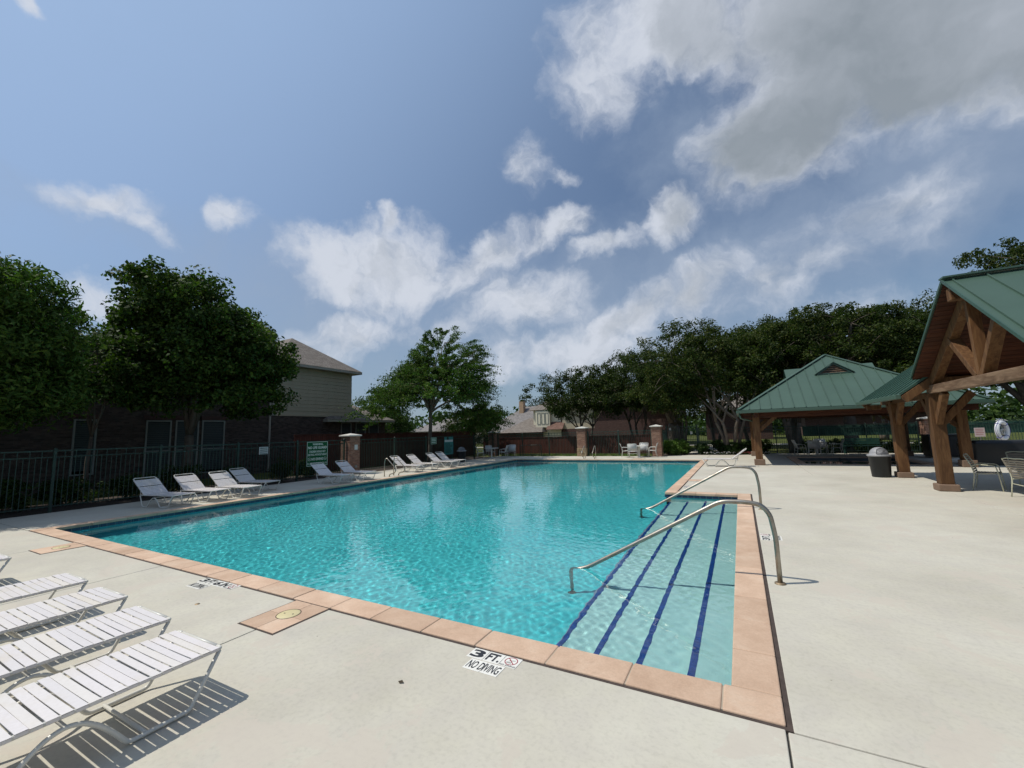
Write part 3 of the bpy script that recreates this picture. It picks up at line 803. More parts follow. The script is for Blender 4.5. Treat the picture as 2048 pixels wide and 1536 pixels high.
# ---- skimmer pads, one at each skimmer
def pad(x0, x1, y0, y1, lid, label, r=0.11):
    t = thing('skimmer_pad', label, 'skimmer pad', ((x0+x1)/2, (y0+y1)/2, 0), 0, 'skimmer pads beside the pool')
    a, b = (x1-x0)/2, (y1-y0)/2
    part('mastic_border', MB().box(-a, a, -b, b, -.002, .003), M['mastic'], t)
    m = 0.018
    for sx in (-1, 1):
        for sy in (-1, 1):
            part('pad_stone', MB().box(min(sx*.002, sx*(a-m)), max(sx*.002, sx*(a-m)), min(sy*.002, sy*(b-m)), max(sy*.002, sy*(b-m)), 0, .008), M['coping'], t, bevel=.003)
    if lid:
        l = part('round_lid', MB().lathe([(0, .012), (r-.008, .0125), (r, .009), (r+.001, .002)], 40, lid), M['lid_cream'], t)
        for s in (-1, 1): part('finger_hole_dark', MB().lathe([(0, .0135), (.009, .0135), (.009, .0125)], 12, (lid[0]+s*.05, lid[1]+s*.012, lid[2])), M['black'], l)  # flat black discs on the lid, painting the dark inside finger holes
        part('lid_rim', MB().tube(arc((lid[0], lid[1], .007), r+.006, 0, 360, 40, (1, 0, 0), (0, 1, 0))[:-1], .004, 6, True), M['mastic'], t)
    return t
pad(-4.305, -3.735, -0.945, -0.31, (0.0, 0.03, 0), 'salmon stone skimmer pad with round cream lid by the near coping')
pad(-10.83, -10.22, -0.90, -0.31, (0.0, 0.03, 0), 'salmon skimmer pad with stained lid near the shaded pool corner')
pad(-1.49, -0.95, 11.85, 12.35, None, 'plain salmon stone pad on the deck beside the alcove handrail')
pad(-5.6, -4.9, 21.92, 22.5, None, 'salmon pad on the far deck in front of the chairs')

# ================================================================== house, roofs
def clip_poly(poly, lo, hi):
    """clip a 2D polygon to lo <= u <= hi"""
    def cut(P, f):
        out = []
        for i in range(len(P)):
            a, b = P[i-1], P[i]; fa, fb = f(a), f(b)
            if (fa >= 0) != (fb >= 0):
                t = fa/(fa-fb); out.append((a[0]+t*(b[0]-a[0]), a[1]+t*(b[1]-a[1])))
            if fb >= 0: out.append(b)
        return out
    P = cut(poly, lambda p: p[0]-lo)
    return cut(P, lambda p: hi-p[0]) if P else P
def seam_roof(parent, O_, u, v, poly, pitch, mat, th=0.022, rib=0.035, start=0.0, name='roof_panel'):
    """standing seam panels on a slope; poly in (along the eave, up the slope)"""
    O_, u, v = Vector(O_), Vector(u).normalized(), Vector(v).normalized(); n = u.cross(v)
    if n.z < 0: n = -n
    lo, hi = min(p[0] for p in poly), max(p[0] for p in poly)
    a = lo+start
    if start > 0: a -= pitch
    while a < hi-1e-6:
        b = min(a+pitch, hi); P = clip_poly(poly, max(a, lo)+0.001, b)
        if len(P) >= 3:
            mb = MB().prism([O_+u*p[0]+v*p[1] for p in P], n*th)
            c = max(a, lo)+0.012
            vv = [p[1] for p in clip_poly(poly, c-0.012, c+0.012)]
            if vv and max(vv)-min(vv) > 0.15 and a > lo-0.001:
                p0, p1 = O_+u*c+v*(min(vv)+.005)+n*(th+rib/2-.002), O_+u*c+v*(max(vv)-.03)+n*(th+rib/2-.002)
                mb.beam(p0, p1, 0.022, rib, n)
            part(name, mb, M[mat], parent)
        a = b if start == 0 else a+pitch
def hip_roof(parent, x0, x1, y0, y1, z, slope, mat, th=0.06, name='roof'):
    """plain hip roof over a rectangle, ridge along its longer side"""
    w, d = x1-x0, y1-y0; h = min(w, d)/2
    if w >= d: r = [(x0+h, (y0+y1)/2, z+h*slope), (x1-h, (y0+y1)/2, z+h*slope)]
    else: r = [((x0+x1)/2, y0+h, z+h*slope), ((x0+x1)/2, y1-h, z+h*slope)]
    c = [(x0, y0, z), (x1, y0, z), (x1, y1, z), (x0, y1, z)]
    v = c + r
    if w >= d: f = [(0, 1, 5, 4), (1, 2, 5), (2, 3, 4, 5), (3, 0, 4)]
    else: f = [(0, 1, 4), (1, 2, 5, 4), (2, 3, 5), (3, 0, 4, 5)]
    f = f + [(3, 2, 1, 0)]
    mb = MB().add(v, f)
    e = 0.02
    o = part(name, mb, M[mat], parent)
    mb2 = MB()
    mb2.box(x0+e, x1-e, y0+e, y1-e, z-0.16, z-0.003)
    part('fascia', mb2, M['trim'], parent)
    return o
def window(parent, x, y0, y1, z0, z1, sash=True, blinds=True, facing='x'):
    """window in a wall whose outside is +x (or -y when facing is y)"""
    X = (lambda a, b, c, d, e, f: (a, b, c, d, e, f)) if facing == 'x' else (lambda a, b, c, d, e, f: (c, d, 2*x-b, 2*x-a, e, f))
    fr = MB(); w = 0.06
    fr.box(*X(x-.05, x+.035, y0, y0+w, z0, z1)); fr.box(*X(x-.05, x+.035, y1-w, y1, z0, z1))
    fr.box(*X(x-.05, x+.034, y0+w, y1-w, z0, z0+w)); fr.box(*X(x-.05, x+.034, y0+w, y1-w, z1-w, z1))
    if sash: fr.box(*X(x-.05, x+.02, y0+w, y1-w, (z0+z1)/2-.03-.1, (z0+z1)/2+.01-.1))
    o = part('window_frame', fr, M['white_trim'], parent)
    part('pane', MB().box(*X(x-.03, x-.02, y0+w*.5, y1-w*.5, z0+w*.5, z1-w*.5)), M['glass'], o)
    if blinds:
        bl = MB(); n = int((z1-z0-.2)/.09)
        for k in range(n):
            z = z1-.1-k*.09
            bl.box(*X(x-.012, x-.006, y0+w, y1-w, z-.07, z))
        p = part('blind', bl, M['blind'], o)

HX = -24.0
ha = thing('brick_house', 'large two storey brown brick house behind the trees on the left, grey brown shingle roof', 'house', (0, 0, 0))
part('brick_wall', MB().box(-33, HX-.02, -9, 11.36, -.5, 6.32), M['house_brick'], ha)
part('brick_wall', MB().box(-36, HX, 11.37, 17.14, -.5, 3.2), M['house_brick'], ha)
part('corner_board', MB().box(HX-.02, HX+.03, 11.37, 11.52, 3.22, 6.3), M['trim'], ha)
part('wall_core', MB().box(-34, HX-.03, 11.38, 17.10, 3.21, 6.3), M['trim'], ha)
part('skirt_board', MB().box(HX-.03, HX+.035, 11.53, 17.14, 3.2, 3.3), M['siding'], ha)
bd = MB().add([(0, 0, 0), (0, 5.59, 0), (.03, 5.59, 0), (.03, 0, 0), (0, 0, .235), (0, 5.59, .235), (.008, 5.59, .235), (.008, 0, .235)],
              [(0, 1, 2, 3), (7, 6, 5, 4), (0, 3, 7, 4), (3, 2, 6, 7), (2, 1, 5, 6), (1, 0, 4, 5)]).mesh('siding_board', M['siding'])
for i in range(13):
    link('siding_board', bd, ha, (HX-.028+.004*(i % 2), 11.54, 3.3+i*.2305))
hip_roof(ha, -33.5, HX+.6, -9.6, 2.9, 6.5, .5, 'shingle')
hip_roof(ha, -33.5, HX+.6, 3.6, 11.2, 6.5, .5, 'shingle')
hip_roof(ha, -34.6, HX+.55, 11.0, 17.6, 6.42, .72, 'shingle')
part('roof_vent', MB().lathe([(.06, 0), (.06, .25), (.1, .26), (.1, .3), (0, .33)], 12, (-25.2, 15.1, 7.1)), M['trim'], ha)
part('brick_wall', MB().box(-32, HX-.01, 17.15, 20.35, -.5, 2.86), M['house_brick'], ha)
hip_roof(ha, -32.5, HX+.5, 14.8, 20.9, 3.02, .55, 'shingle', name='wing_roof')
for y0, y1 in ((16.25, 17.12), (17.5, 18.4), (18.7, 19.65)):
    window(ha, HX+.02 if y1 < 17.14 else HX+.01, y0, y1, 1.5, 2.83, False)
for y0, y1, z0, z1 in ((3.05, 3.78, .55, 2.88), (5.46, 6.45, .2, 2.86), (6.62, 7.62, .2, 2.87), (7.76, 8.84, .2, 2.88), (4.4, 5.4, 4.5, 6.0), (8.4, 9.2, 4.4, 6.0), (-2.5, -1.4, .6, 2.8), (0.0, 1.0, 4.4, 5.9)):
    window(ha, HX, y0, y1, z0, z1)
for y0, y1 in ((3.05, 3.78), (5.46, 6.45), (6.62, 7.62), (7.76, 8.84)):
    part('window_header', MB().box(HX-.02, HX+.012, y0-.1, y1+.1, 2.9, 3.1), M['dark_brick'], ha)
part('downpipe', MB().box(HX, HX+.08, 11.2, 11.29, 0, 6.2), M['trim'], ha)

# ---- distant house with the chimney, beyond the far fence
hb = thing('shingle_house', 'cream sided house with big grey shingle roof and brick chimney beyond the far fence', 'house')
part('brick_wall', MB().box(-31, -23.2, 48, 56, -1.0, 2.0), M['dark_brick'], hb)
mb = MB().add([(-33.2, 47.4, 1.75), (-22.9, 47.4, 1.75), (-22.9, 58, 1.75), (-33.2, 58, 1.75), (-28.0, 52.6, 5.6), (-23.0, 52.6, 5.6)], [(0, 1, 5, 4), (1, 2, 5), (2, 3, 4, 5), (3, 0, 4), (3, 2, 1, 0)])
part('roof', mb, M['shingle_grey'], hb)
mb = MB().add([(-29.2, 46.6, 1.75), (-22.6, 46.6, 1.75), (-22.6, 50, 1.75), (-29.2, 50, 1.75), (-26.1, 50, 3.75), (-23.9, 50, 3.75)], [(0, 1, 5, 4), (1, 2, 5), (2, 3, 4, 5), (3, 0, 4), (3, 2, 1, 0)])
part('porch_roof', mb, M['shingle'], hb)
ch = part('chimney', MB().box(-28.3, -27.6, 51.2, 51.9, 4.4, 6.35), mat_plain('tan_chimney_siding', (0.36, 0.24, 0.15), 0.8), hb)
part('chimney_cap', MB().box(-28.12, -27.78, 51.38, 51.72, 6.35, 6.62), M['black'], ch)
part('gable_wall', MB().box(-24.6, -20.6, 48.3, 56, -1, 4.75), M['cream_siding'], hb)
part('bay_wall', MB().box(-24.0, -21.95, 47.7, 48.29, 2.35, 4.6), M['cream_siding'], hb)
for i in range(9):
    part('siding_board', MB().box(-21.9, -20.58, 48.26, 48.30, 2.35+i*.26, 2.35+i*.26+.245), M['cream_siding'], hb)
for x in (-23.75, -23.15, -22.6):
    window(hb, 47.69, x, x+.48, 2.75, 4.3, False, False, 'y')
mb = MB().prism([(-22.3, 47.2, 2.0), (-20.0, 47.2, 2.0), (-20.0, 48.3, 3.0), (-22.3, 48.3, 3.0)], (0, 0, .08))
part('lean_to_roof', mb, M['shingle_red'], hb)
part('upper_roof', MB().add([(-25.2, 47.6, 4.7), (-19.9, 47.6, 4.7), (-19.9, 57, 4.7), (-25.2, 57, 4.7), (-22.6, 50.4, 6.4), (-22.6, 54, 6.4)], [(0, 1, 4), (1, 2, 5, 4), (2, 3, 5), (3, 0, 4, 5), (3, 2, 1, 0)]), M['shingle'], hb)
hc = thing('brick_house', 'dark red brick house hidden behind the far trees, right of the cream sided one', 'house')
part('siding_wall', MB().box(-20.3, -16.0, 48.05, 56, 2.05, 5.4), M['siding'], hc)
part('brick_wall', MB().box(-20.31, -15.99, 48.0, 56, -1, 2.04), M['dark_brick'], hc)
part('brick_wall', MB().box(-15.98, -6.5, 48.0, 57, -1, 4.4), M['dark_brick'], hc)
hip_roof(hc, -20.8, -5.9, 47.4, 58, 5.0, .5, 'shingle')
hd = thing('shingle_house', 'small pale gabled house far off between the two left hand trees', 'house')
part('wall', MB().box(-64, -52, 68, 78, -1, 2.6), M['cream_siding'], hd)
hip_roof(hd, -65, -51, 67, 79, 2.6, .45, 'shingle_grey')
he = thing('shingle_house', 'grey roofed house far off left of the chimney house', 'house')
part('wall', MB().box(-50, -41, 62, 74, -1, 2.8), M['siding'], he)
hip_roof(he, -51, -40, 61, 75, 2.8, .5, 'shingle_grey')
hf = thing('brick_house', 'low brick house with reddish roof seen under the far pavilion eave', 'house')
part('wall', MB().box(9, 24, 74, 84, -1, 3.2), M['dark_brick'], hf)
hip_roof(hf, 8, 25, 73, 85, 3.3, .42, 'shingle_red')
hg = thing('brick_house', 'dark brick building behind the myrtle trunks beside the far pavilion', 'house')
part('wall', MB().box(-4, 4, 62, 70, -1, 4.2), M['dark_brick'], hg)
hip_roof(hg, -5, 5, 61, 71, 4.2, .45, 'shingle')

# ================================================================== fences
FT = 1.66    # top rail of the pool fence
pk_full = MB().box(-.008, .008, -.008, .008, .09, FT-.01).mesh('picket', M['green_fence'])
pk_low = MB().box(-.008, .008, -.008, .008, .09, FT-.175).mesh('picket', M['green_fence'])
post_mesh = MB().box(-.03, .03, -.03, .03, -.05, FT+.05).add([(-.04, -.04, FT+.05), (.04, -.04, FT+.05), (.04, .04, FT+.05), (-.04, .04, FT+.05), (0, 0, FT+.09)], [(0, 1, 4), (1, 2, 4), (2, 3, 4), (3, 0, 4), (3, 2, 1, 0)]).mesh('fence_post', M['green_fence'])
def metal_fence(p, q, label, pitch=0.113, post_every=2.42, z=0.0, posts=True):
    p, q = Vector((*p, z)), Vector((*q, z)); L = (q-p).length; d = (q-p)/L
    t = thing('picket_fence', label, 'fence', p, math.atan2(d.y, d.x), 'green metal fence sections round the pool')
    for zz, h in ((FT, .035), (FT-.175, .028), (.13, .03)):
        part('rail', MB().box(0, L, -.016, .016, zz-h/2, zz+h/2), M['green_fence'], t)
    n = max(1, round(L/post_every))
    px = [i*L/n for i in range(n+1)] if posts else []
    for x in px: link('fence_post', post_mesh, t, (x, 0, 0))
    k = 0; x = pitch*.6
    while x < L:
        if all(abs(x-a) > .04 for a in px):
            link('picket', pk_low if k % 2 else pk_full, t, (x, 0, 0))
        k += 1; x += pitch
    return t
FX = -16.82
metal_fence((FX, -9.0), (FX, 10.62), 'green picket fence behind the four nearest reclined loungers')
metal_fence((FX, 11.38), (FX, 24.6), 'green picket fence from the large brick pillar to the dark far corner')
metal_fence((-16.6, 25.0), (-10.05, 25.0), 'green picket fence behind the single white chair and the low green rail')
metal_fence((-9.25, 25.0), (-4.95, 25.0), 'green picket fence between the two sunlit brick pillars')
metal_fence((-2.35, 28.0), (8.9, 28.0), 'green picket fence behind the flower bed and the far pavilion')
mf = metal_fence((10.1, 28.0), (19.0, 28.0), 'green picket fence with dark windscreen behind the life ring')
metal_fence((-4.3, 25.4), (-4.45, 28.0), 'short green picket fence from the right pillar back to the gate', posts=False)
# gate
gt = thing('pool_gate', 'tall dark green metal gate beside the bright bush at the right brick pillar', 'gate', (-4.42, 28.0, 0))
for x in (0, 1.98): part('gate_post', MB().box(x-.045, x+.045, -.045, .045, -.05, 1.95), M['green_fence'], gt)
for z in (1.85, 1.62, .95, .15): part('rail', MB().box(.05, 1.93, -.018, .018, z-.018, z+.018), M['green_fence'], gt)
for i in range(17): link('picket', MB().box(-.009, .009, -.009, .009, .1, 1.84).mesh('picket', M['green_fence']) if i == 0 else bpy.data.meshes['picket.002'], gt, (.14+i*.107, 0, 0))
lk = part('lock_box', MB().box(1.55, 1.70, -.05, -.019, 1.3, 1.5), M['cap'], gt)
part('lock_box', MB().box(.2, .32, -.05, -.019, 1.62, 1.78), M['cap'], gt)
# windscreen cloth on the right hand fences
def windscreen(x0, x1, y, z0, z1, label):
    xs = np.linspace(x0, x1, 60); zs = np.linspace(z0, z1, 6)
    m = grid_mesh('windscreen', xs, zs, lambda a, b: a > -99, lambda X, Y: 0.012*np.sin(X*5)+0.01*np.sin(X*13+Y*3), M['screen'])
    o = link('windscreen', m, None, (0, y, 0), (math.pi/2, 0, 0), label=label, category='windscreen')
windscreen(3.6, 8.9, 28.06, 1.02, 1.62, 'dark green windscreen cloth tied on the fence behind the far pavilion')
windscreen(10.1, 19.0, 28.06, 1.02, 1.62, 'dark green windscreen cloth tied on the fence behind the life ring')

# ---- brick pillars
def pillar(x, y, h, s, label, stone_base=False):
    t = thing('brick_pillar', label, 'pillar', (x, y, 0), 0, 'brick pillars of the pool fence')
    part('brick_shaft', MB().box(-s, s, -s, s, .0 if not stone_base else .5, h), M['brick'], t)
    # corbelled top courses, proud of the shaft
    part('top_course', MB().box(-s-.012, s+.012, -s-.012, s+.012, h-.30, h-.235).box(-s-.012, s+.012, -s-.012, s+.012, h-.075, h), M['brick'], t)
    c = s+.075
    part('cap', MB().add([(-c, -c, h), (c, -c, h), (c, c, h), (-c, c, h), (-c, -c, h+.06), (c, -c, h+.06), (c, c, h+.06), (-c, c, h+.06), (0, 0, h+.15)],
         [(3, 2, 1, 0), (0, 1, 5, 4), (1, 2, 6, 5), (2, 3, 7, 6), (3, 0, 4, 7), (4, 5, 8), (5, 6, 8), (6, 7, 8), (7, 4, 8)]), M['cap'], t, bevel=.01)
    if stone_base:
        b = s+.03
        part('base_core', MB().box(-b+.02, b-.02, -b+.02, b-.02, 0, .56), M['mastic'], t)
        r = random.Random(5)
        for face in range(2):
            z = 0.0
            while z < .55:
                hh = r.choice((.12, .16, .2)); hh = min(hh, .57-z); a = -b
                while a < b-.03:
                    w = min(r.uniform(.14, .3), b-a)
                    pr = r.uniform(.0, .02)
                    bx = (a+.005, a+w-.005, -b-pr, -b+.03) if face == 0 else (b-.03, b+pr, a+.005, a+w-.005)
                    part('base_stone', MB().box(*bx, z+.005, z+hh-.005), M['stone'], t, bevel=.008)
                    a += w
                z += hh
    return t
p1 = pillar(FX, 11.0, 1.84, .31, 'large brick pillar with pale cap beside the green warning sign')
part('switch_plate', MB().box(.31, .325, -.02, .16, 1.18, 1.42), M['sign_pale'], p1)
part('outlet_box', MB().box(.31, .36, .0, .12, .32, .42), M['white_trim'], p1)
pillar(-16.98, 25.0, 1.80, .31, 'dark brick pillar at the far left fence corner behind the chairs')
p2 = pillar(-9.65, 25.0, 1.92, .31, 'sunlit brick pillar with rubble stone base behind the far ladder', True)
ob = part('outlet_box', MB().box(-.03, .1, -.42, -.36, .26, .38), M['white_trim'], p2)
pillar(-4.6, 25.0, 1.88, .29, 'sunlit brick pillar between the far chairs and the bright bush')
pillar(9.5, 28.0, 1.86, .38, 'dark brick pillar with pale cap seen between the pavilion posts')

# ---- neighbours' wooden fences
def board_fence(p, q, z0, z1, label, mat='wood_fence', bw=.14, cap_=True):
    p, q = Vector((*p, 0)), Vector((*q, 0)); L = (q-p).length; d = (q-p)/L
    t = thing('board_fence', label, 'fence', p, math.atan2(d.y, d.x), 'wooden privacy fences of the neighbours')
    r = random.Random(int(L*10)); n = int(L/bw)
    m = MB().box(0, bw-.006, -.01, .01, z0, z1-.06).mesh('fence_board', M[mat])
    for i in range(min(n, 298)):
        link('fence_board', m, t, (i*bw, r.uniform(-.004, .004), r.uniform(-.012, .012)))
    if cap_: part('cap_rail', MB().box(0, L, -.05, .05, z1-.055, z1), M[mat], t)
    part('back_rail', MB().box(0, L, .015, .06, z0+.3, z0+.39).box(0, L, .015, .06, z1-.35, z1-.26), M[mat], t)
    return t
board_fence((-20.5, 10.49), (-20.5, 27.5), -.3, 2.02, 'dark red wooden fence in front of the brick house, left half')
board_fence((-20.9, 29.6), (-5.2, 29.6), -.3, 1.33, 'dark red wooden fence beyond the far pickets', bw=.14)

# ---- low green rail leaning before the far fence
lr = thing('low_rail', 'low green metal rail standing before the far fence beside the single chair', 'rail', (0, 0, 0))
part('rail_frame', MB().tube(rounded([(-14.5, 24.72, 0), (-14.5, 24.72, .82), (-12.75, 24.72, .82), (-12.75, 24.72, 0)], .06), .02, 8), M['green_fence'], lr)
for i in range(14): part('bar', MB().box(-14.4+i*.122, -14.388+i*.122, 24.714, 24.726, .12, .80), M['green_fence'], lr)
part('rail', MB().box(-14.48, -12.77, 24.71, 24.73, .1, .125), M['green_fence'], lr)

# ================================================================== lettering
def text_mesh(txt, size, mat, bold=0.0, ext=0.001, align='CENTER', squeeze=1.0):
    c = bpy.data.curves.new('lettering', 'FONT')
    c.body = txt; c.size = size; c.extrude = ext; c.offset = bold; c.align_x = align; c.align_y = 'CENTER'; c.resolution_u = 3
    o = bpy.data.objects.new('lettering', c); COL.objects.link(o)
    bpy.context.view_layer.update()
    dg = bpy.context.evaluated_depsgraph_get()
    m = bpy.data.meshes.new_from_object(o.evaluated_get(dg))
    bpy.data.objects.remove(o)
    m.name = 'lettering'; m.materials.clear(); m.materials.append(mat)
    m.transform(Matrix.Diagonal((squeeze, 1, 1, 1)))
    return m
def fit_text(txt, w, h, mat, bold=0.0):
    """lettering scaled to a width and a height"""
    m = text_mesh(txt, 1.0, mat, bold)
    co = np.empty(len(m.vertices)*3); m.vertices.foreach_get('co', co); co = co.reshape(-1, 3)
    a, b = co.min(0), co.max(0)
    m.transform(Matrix.Translation((-(a[0]+b[0])/2, -(a[1]+b[1])/2, 0)))
    m.transform(Matrix.Diagonal((w/(b[0]-a[0]), h/(b[1]-a[1]), .6, 1)))
    return m
def ring_mb(c, r, w, z0, z1, n=40):
    mb = MB()
    v = []
    for rr, z in ((r, z0), (r, z1), (r-w, z1), (r-w, z0)):
        v += [(c[0]+rr*math.cos(2*math.pi*k/n), c[1]+rr*math.sin(2*math.pi*k/n), z) for k in range(n)]
    f = [(i*n+k, i*n+(k+1) % n, (i+1)*n+(k+1) % n, (i+1)*n+k) for i in range(3) for k in range(n)]
    return mb.add(v, f)
def no_symbol(parent, c, r, mat, z, icon=None):
    mb = ring_mb(c, r, r*.14, z, z+.0006)
    d = r*.88*.707
    mb.beam((c[0]-d, c[1]+d, z+.0004), (c[0]+d, c[1]-d, z+.0004), r*.14, .0006, (0, 0, 1))
    o = part('no_symbol', mb, mat, parent)
    if icon:   # a diver above waves
        mb = MB()
        mb.beam((c[0]-r*.1, c[1]+r*.1, z+.0001), (c[0]+r*.55, c[1]+r*.3, z+.0001), r*.10, .0004)
        mb.beam((c[0]-r*.1, c[1]+r*.08, z+.0001), (c[0]-r*.42, c[1]-r*.12, z+.0001), r*.06, .0004)
        mb.lathe([(0, .0003), (r*.11, .0003), (r*.11, 0)], 12, (c[0]-r*.2, c[1]+r*.1, z))
        for k in range(3): mb.beam((c[0]-r*.6, c[1]-r*(.3+.13*k), z+.0001), (c[0]+r*.2, c[1]-r*(.3+.13*k), z+.0001), r*.05, .0004)
        part('diver_mark', mb, icon, parent)

# depth markers set in the deck: x to the right of the reader, y away
def marker(loc, rz, rows, label, scale=1.0, worn=False):
    t = thing('depth_marker', label, 'depth marker', loc, rz, 'depth markers beside the pool')
    t.scale = (scale, scale, 1)
    for kind, x, y, w, h, txt in rows:
        if kind == 'wide':
            for q in (0, 1): tl = part('marker_tile', MB().box(x+q*w/2+.002, x+(q+1)*w/2-.002, y+.002, y+h-.002, 0, .0035), M['tile_white'], t, bevel=.0012)
        else: tl = part('marker_tile', MB().box(x+.002, x+w-.002, y+.002, y+h-.002, 0, .0035), M['tile_white'], t, bevel=.0012)
        if kind == 'text' and txt:
            m = fit_text(txt, w*.80, h*.74, M['black'], .035)
            link('lettering', m, tl, (x+w/2, y+h/2, .0040))
        elif kind == 'wide':   # one word running over the tiles laid from here on, w is its full length
            link('lettering', fit_text(txt, w*.9, h*.70, M['black'], .012), tl, (x+w/2, y+h/2, .0042))
        elif kind == 'icon':
            no_symbol(tl, (x+w*.5, y+h*.58), w*.36, M['red_ring'], .0038, M['black'])
            link('lettering', fit_text('NO DIVING', w*.9, h*.13, M['black'], .01), tl, (x+w/2, y+h*.12, .0040))
    return t
def two_row(rows_top, bottom):
    return rows_top + bottom
marker((-1.90, -.475, 0), 0.0, [('text', 0, 0, .15, .145, '3'), ('text', .15, 0, .15, .145, 'FT.'), ('icon', .30, 0, .15, .145, ''),
        ('wide', .065, -.15, .31, .145, 'NO DIVING')], 'large black 3 FT. NO DIVING marker tiles at the near coping')
marker((-6.13, -.475, 0), 0.02, [('text', 0, 0, .15, .145, '3'), ('text', .15, 0, .15, .145, 'FT'), ('text', .30, 0, .15, .145, '6'), ('text', .45, 0, .15, .145, 'IN'), ('icon', .60, 0, .15, .145, ''),
        ('wide', .06, -.15, .31, .145, 'NO DIVING')], 'smaller 3 FT 6 IN depth marker between the loungers and the far left pad')
marker((.345, 4.35, 0), math.radians(90), [('text', 0, -.15, .15, .145, '3'), ('text', .15, -.15, .15, .145, 'FT.'), ('icon', .30, -.15, .15, .145, ''),
        ('wide', .065, -.30, .31, .145, 'NO DIVING')], 'depth marker beside the alcove coping, behind the near handrail post')
marker((-1.46, 10.2, 0), math.radians(90), [('text', 0, -.15, .15, .145, '3'), ('text', .15, -.15, .15, .145, 'FT.'), ('icon', .30, -.15, .15, .145, '')], 'small depth marker by the coping corner, seen under the far handrail')

# big warning sign on the left fence (faces +x)
def sign(loc, rot, w, h, panel, label, lines, border=None, ink='sign_white', name='warning_sign', cat='sign', **kw):
    t = thing(name, label, cat, loc); t.rotation_euler = rot
    part('panel', MB().box(-w/2, w/2, -h/2, h/2, 0, .006), M[panel], t, bevel=.002)
    if border:
        b = border; k = .012
        mb = MB()
        for (x0, x1, y0, y1) in ((-w/2+k, w/2-k, h/2-k-b, h/2-k), (-w/2+k, w/2-k, -h/2+k, -h/2+k+b), (-w/2+k, -w/2+k+b, -h/2+k+b, h/2-k-b), (w/2-k-b, w/2-k, -h/2+k+b, h/2-k-b)):
            mb.box(x0, x1, y0, y1, .006, .008)
        part('border', mb, M[ink], t)
    for txt, cx, cy, tw, th, bold in lines:
        link('lettering', fit_text(txt, tw, th, M[ink], bold), t, (cx, cy, .0075))
    return t
FACE_X = (math.pi/2, 0, math.pi/2)
ws = sign((FX+.04, 9.13, 1.10), FACE_X, 1.08, 1.10, 'sign_green', 'large green WARNING NO LIFE GUARD sign hung on the fence beside the brick pillar',
    [('WARNING,', .02, .42, .54, .10, .035), ('NO LIFE GUARD', .0, .275, .96, .12, .035), ('CHILDREN SHOULD NOT', 0, .10, .84, .095, .028),
     ('USE POOL WITHOUT ADULT', 0, -.04, .97, .095, .028), ('NO DIVING', 0, -.235, .60, .12, .035), ('IN CASE OF EMERGENCY CALL 911', 0, -.43, .98, .085, .02)], .018)
for s_ in (-1, 1):
    no_symbol(ws, (s_*.40, -.235), .075, M['sign_white'], .0065, M['sign_white'])
sign((FX+.03, 6.68, 1.36), FACE_X, .36, .30, 'sign_pale', 'small pale four line sign on the dark fence right of the fourth lounger',
     [], None, 'screen', 'small_sign')
o = [x for x in bpy.data.objects if x.name == 'small_sign'][0]
mb = MB()
for k in range(4): mb.box(-.15, .15, .085-k*.075, .115-k*.075, .006, .008)
part('print_line', mb, M['screen'], o)
o2 = sign((FX+.05, 17.35, 1.42), FACE_X, .56, .42, 'sign_green', 'small green and white sign on the fence left of the teal one', [], .02, name='small_sign')
mb = MB()
for k in range(3): mb.box(-.2, .2, .08-k*.1, .13-k*.1, .006, .008)
part('print_line', mb, M['sign_white'], o2)
def teal_sign(loc, rot, w, h, label):
    t = sign(loc, rot, w, h, 'sign_teal', label, [('Pool Rules', 0, h*.38, w*.5, h*.08, .01)] if False else [], None, name='rules_board')
    mb = MB().box(-w*.46, w*.46, h*.22, h*.34, .006, .008); part('header_band', mb, M['sign_pale'], t)
    mb = MB(); r = random.Random(2)
    for k in range(9):
        mb.box(-w*.42, w*(.42-r.random()*.3), h*(.15-k*.065)-h*.015, h*(.15-k*.065)+h*.015, .006, .0075)
    part('print_line', mb, M['screen'], t)
    mb = MB().lathe([(0, .0076), (w*.12, .0076), (w*.12, .006)], 16, (-w*.12, h*.41, 0)); part('emblem', mb, M['screen'], t)
teal_sign((FX+.05, 18.9, 1.05), FACE_X, .95, 1.15, 'tall teal rules board on the fence beside the bare tree trunk')

# ================================================================== pool rails
def handrail(y, label):
    t = thing('pool_handrail', label, 'handrail', (.46, y, 0), 0, 'stainless handrails over the alcove steps')
    P = rounded([(0, 0, 0), (-.0, 0, .50), (-.035, 0, .76), (-.115, 0, .865), (-.27, 0, .89), (-.54, 0, .885), (-2.28, 0, -.10), (-2.50, 0, -.16), (-2.52, 0, -.30), (-2.52, 0, -1.06)], .09, 5)
    part('rail_tube', MB().tube(P, .0265, 14), M['steel'], t)
    part('floor_flange', MB().lathe([(.0, .018), (.035, .018), (.055, .012), (.058, 0)], 28), M['brass'], t)
    fl = part('floor_flange', MB().lathe([(.0, .018), (.035, .018), (.055, .012), (.058, 0)], 28, (-2.52, 0, -1.075)), M['brass'], t)
handrail(2.33, 'nearer of the two stainless handrails reaching down into the alcove steps')
handrail(7.11, 'farther stainless handrail crossing the alcove corner')
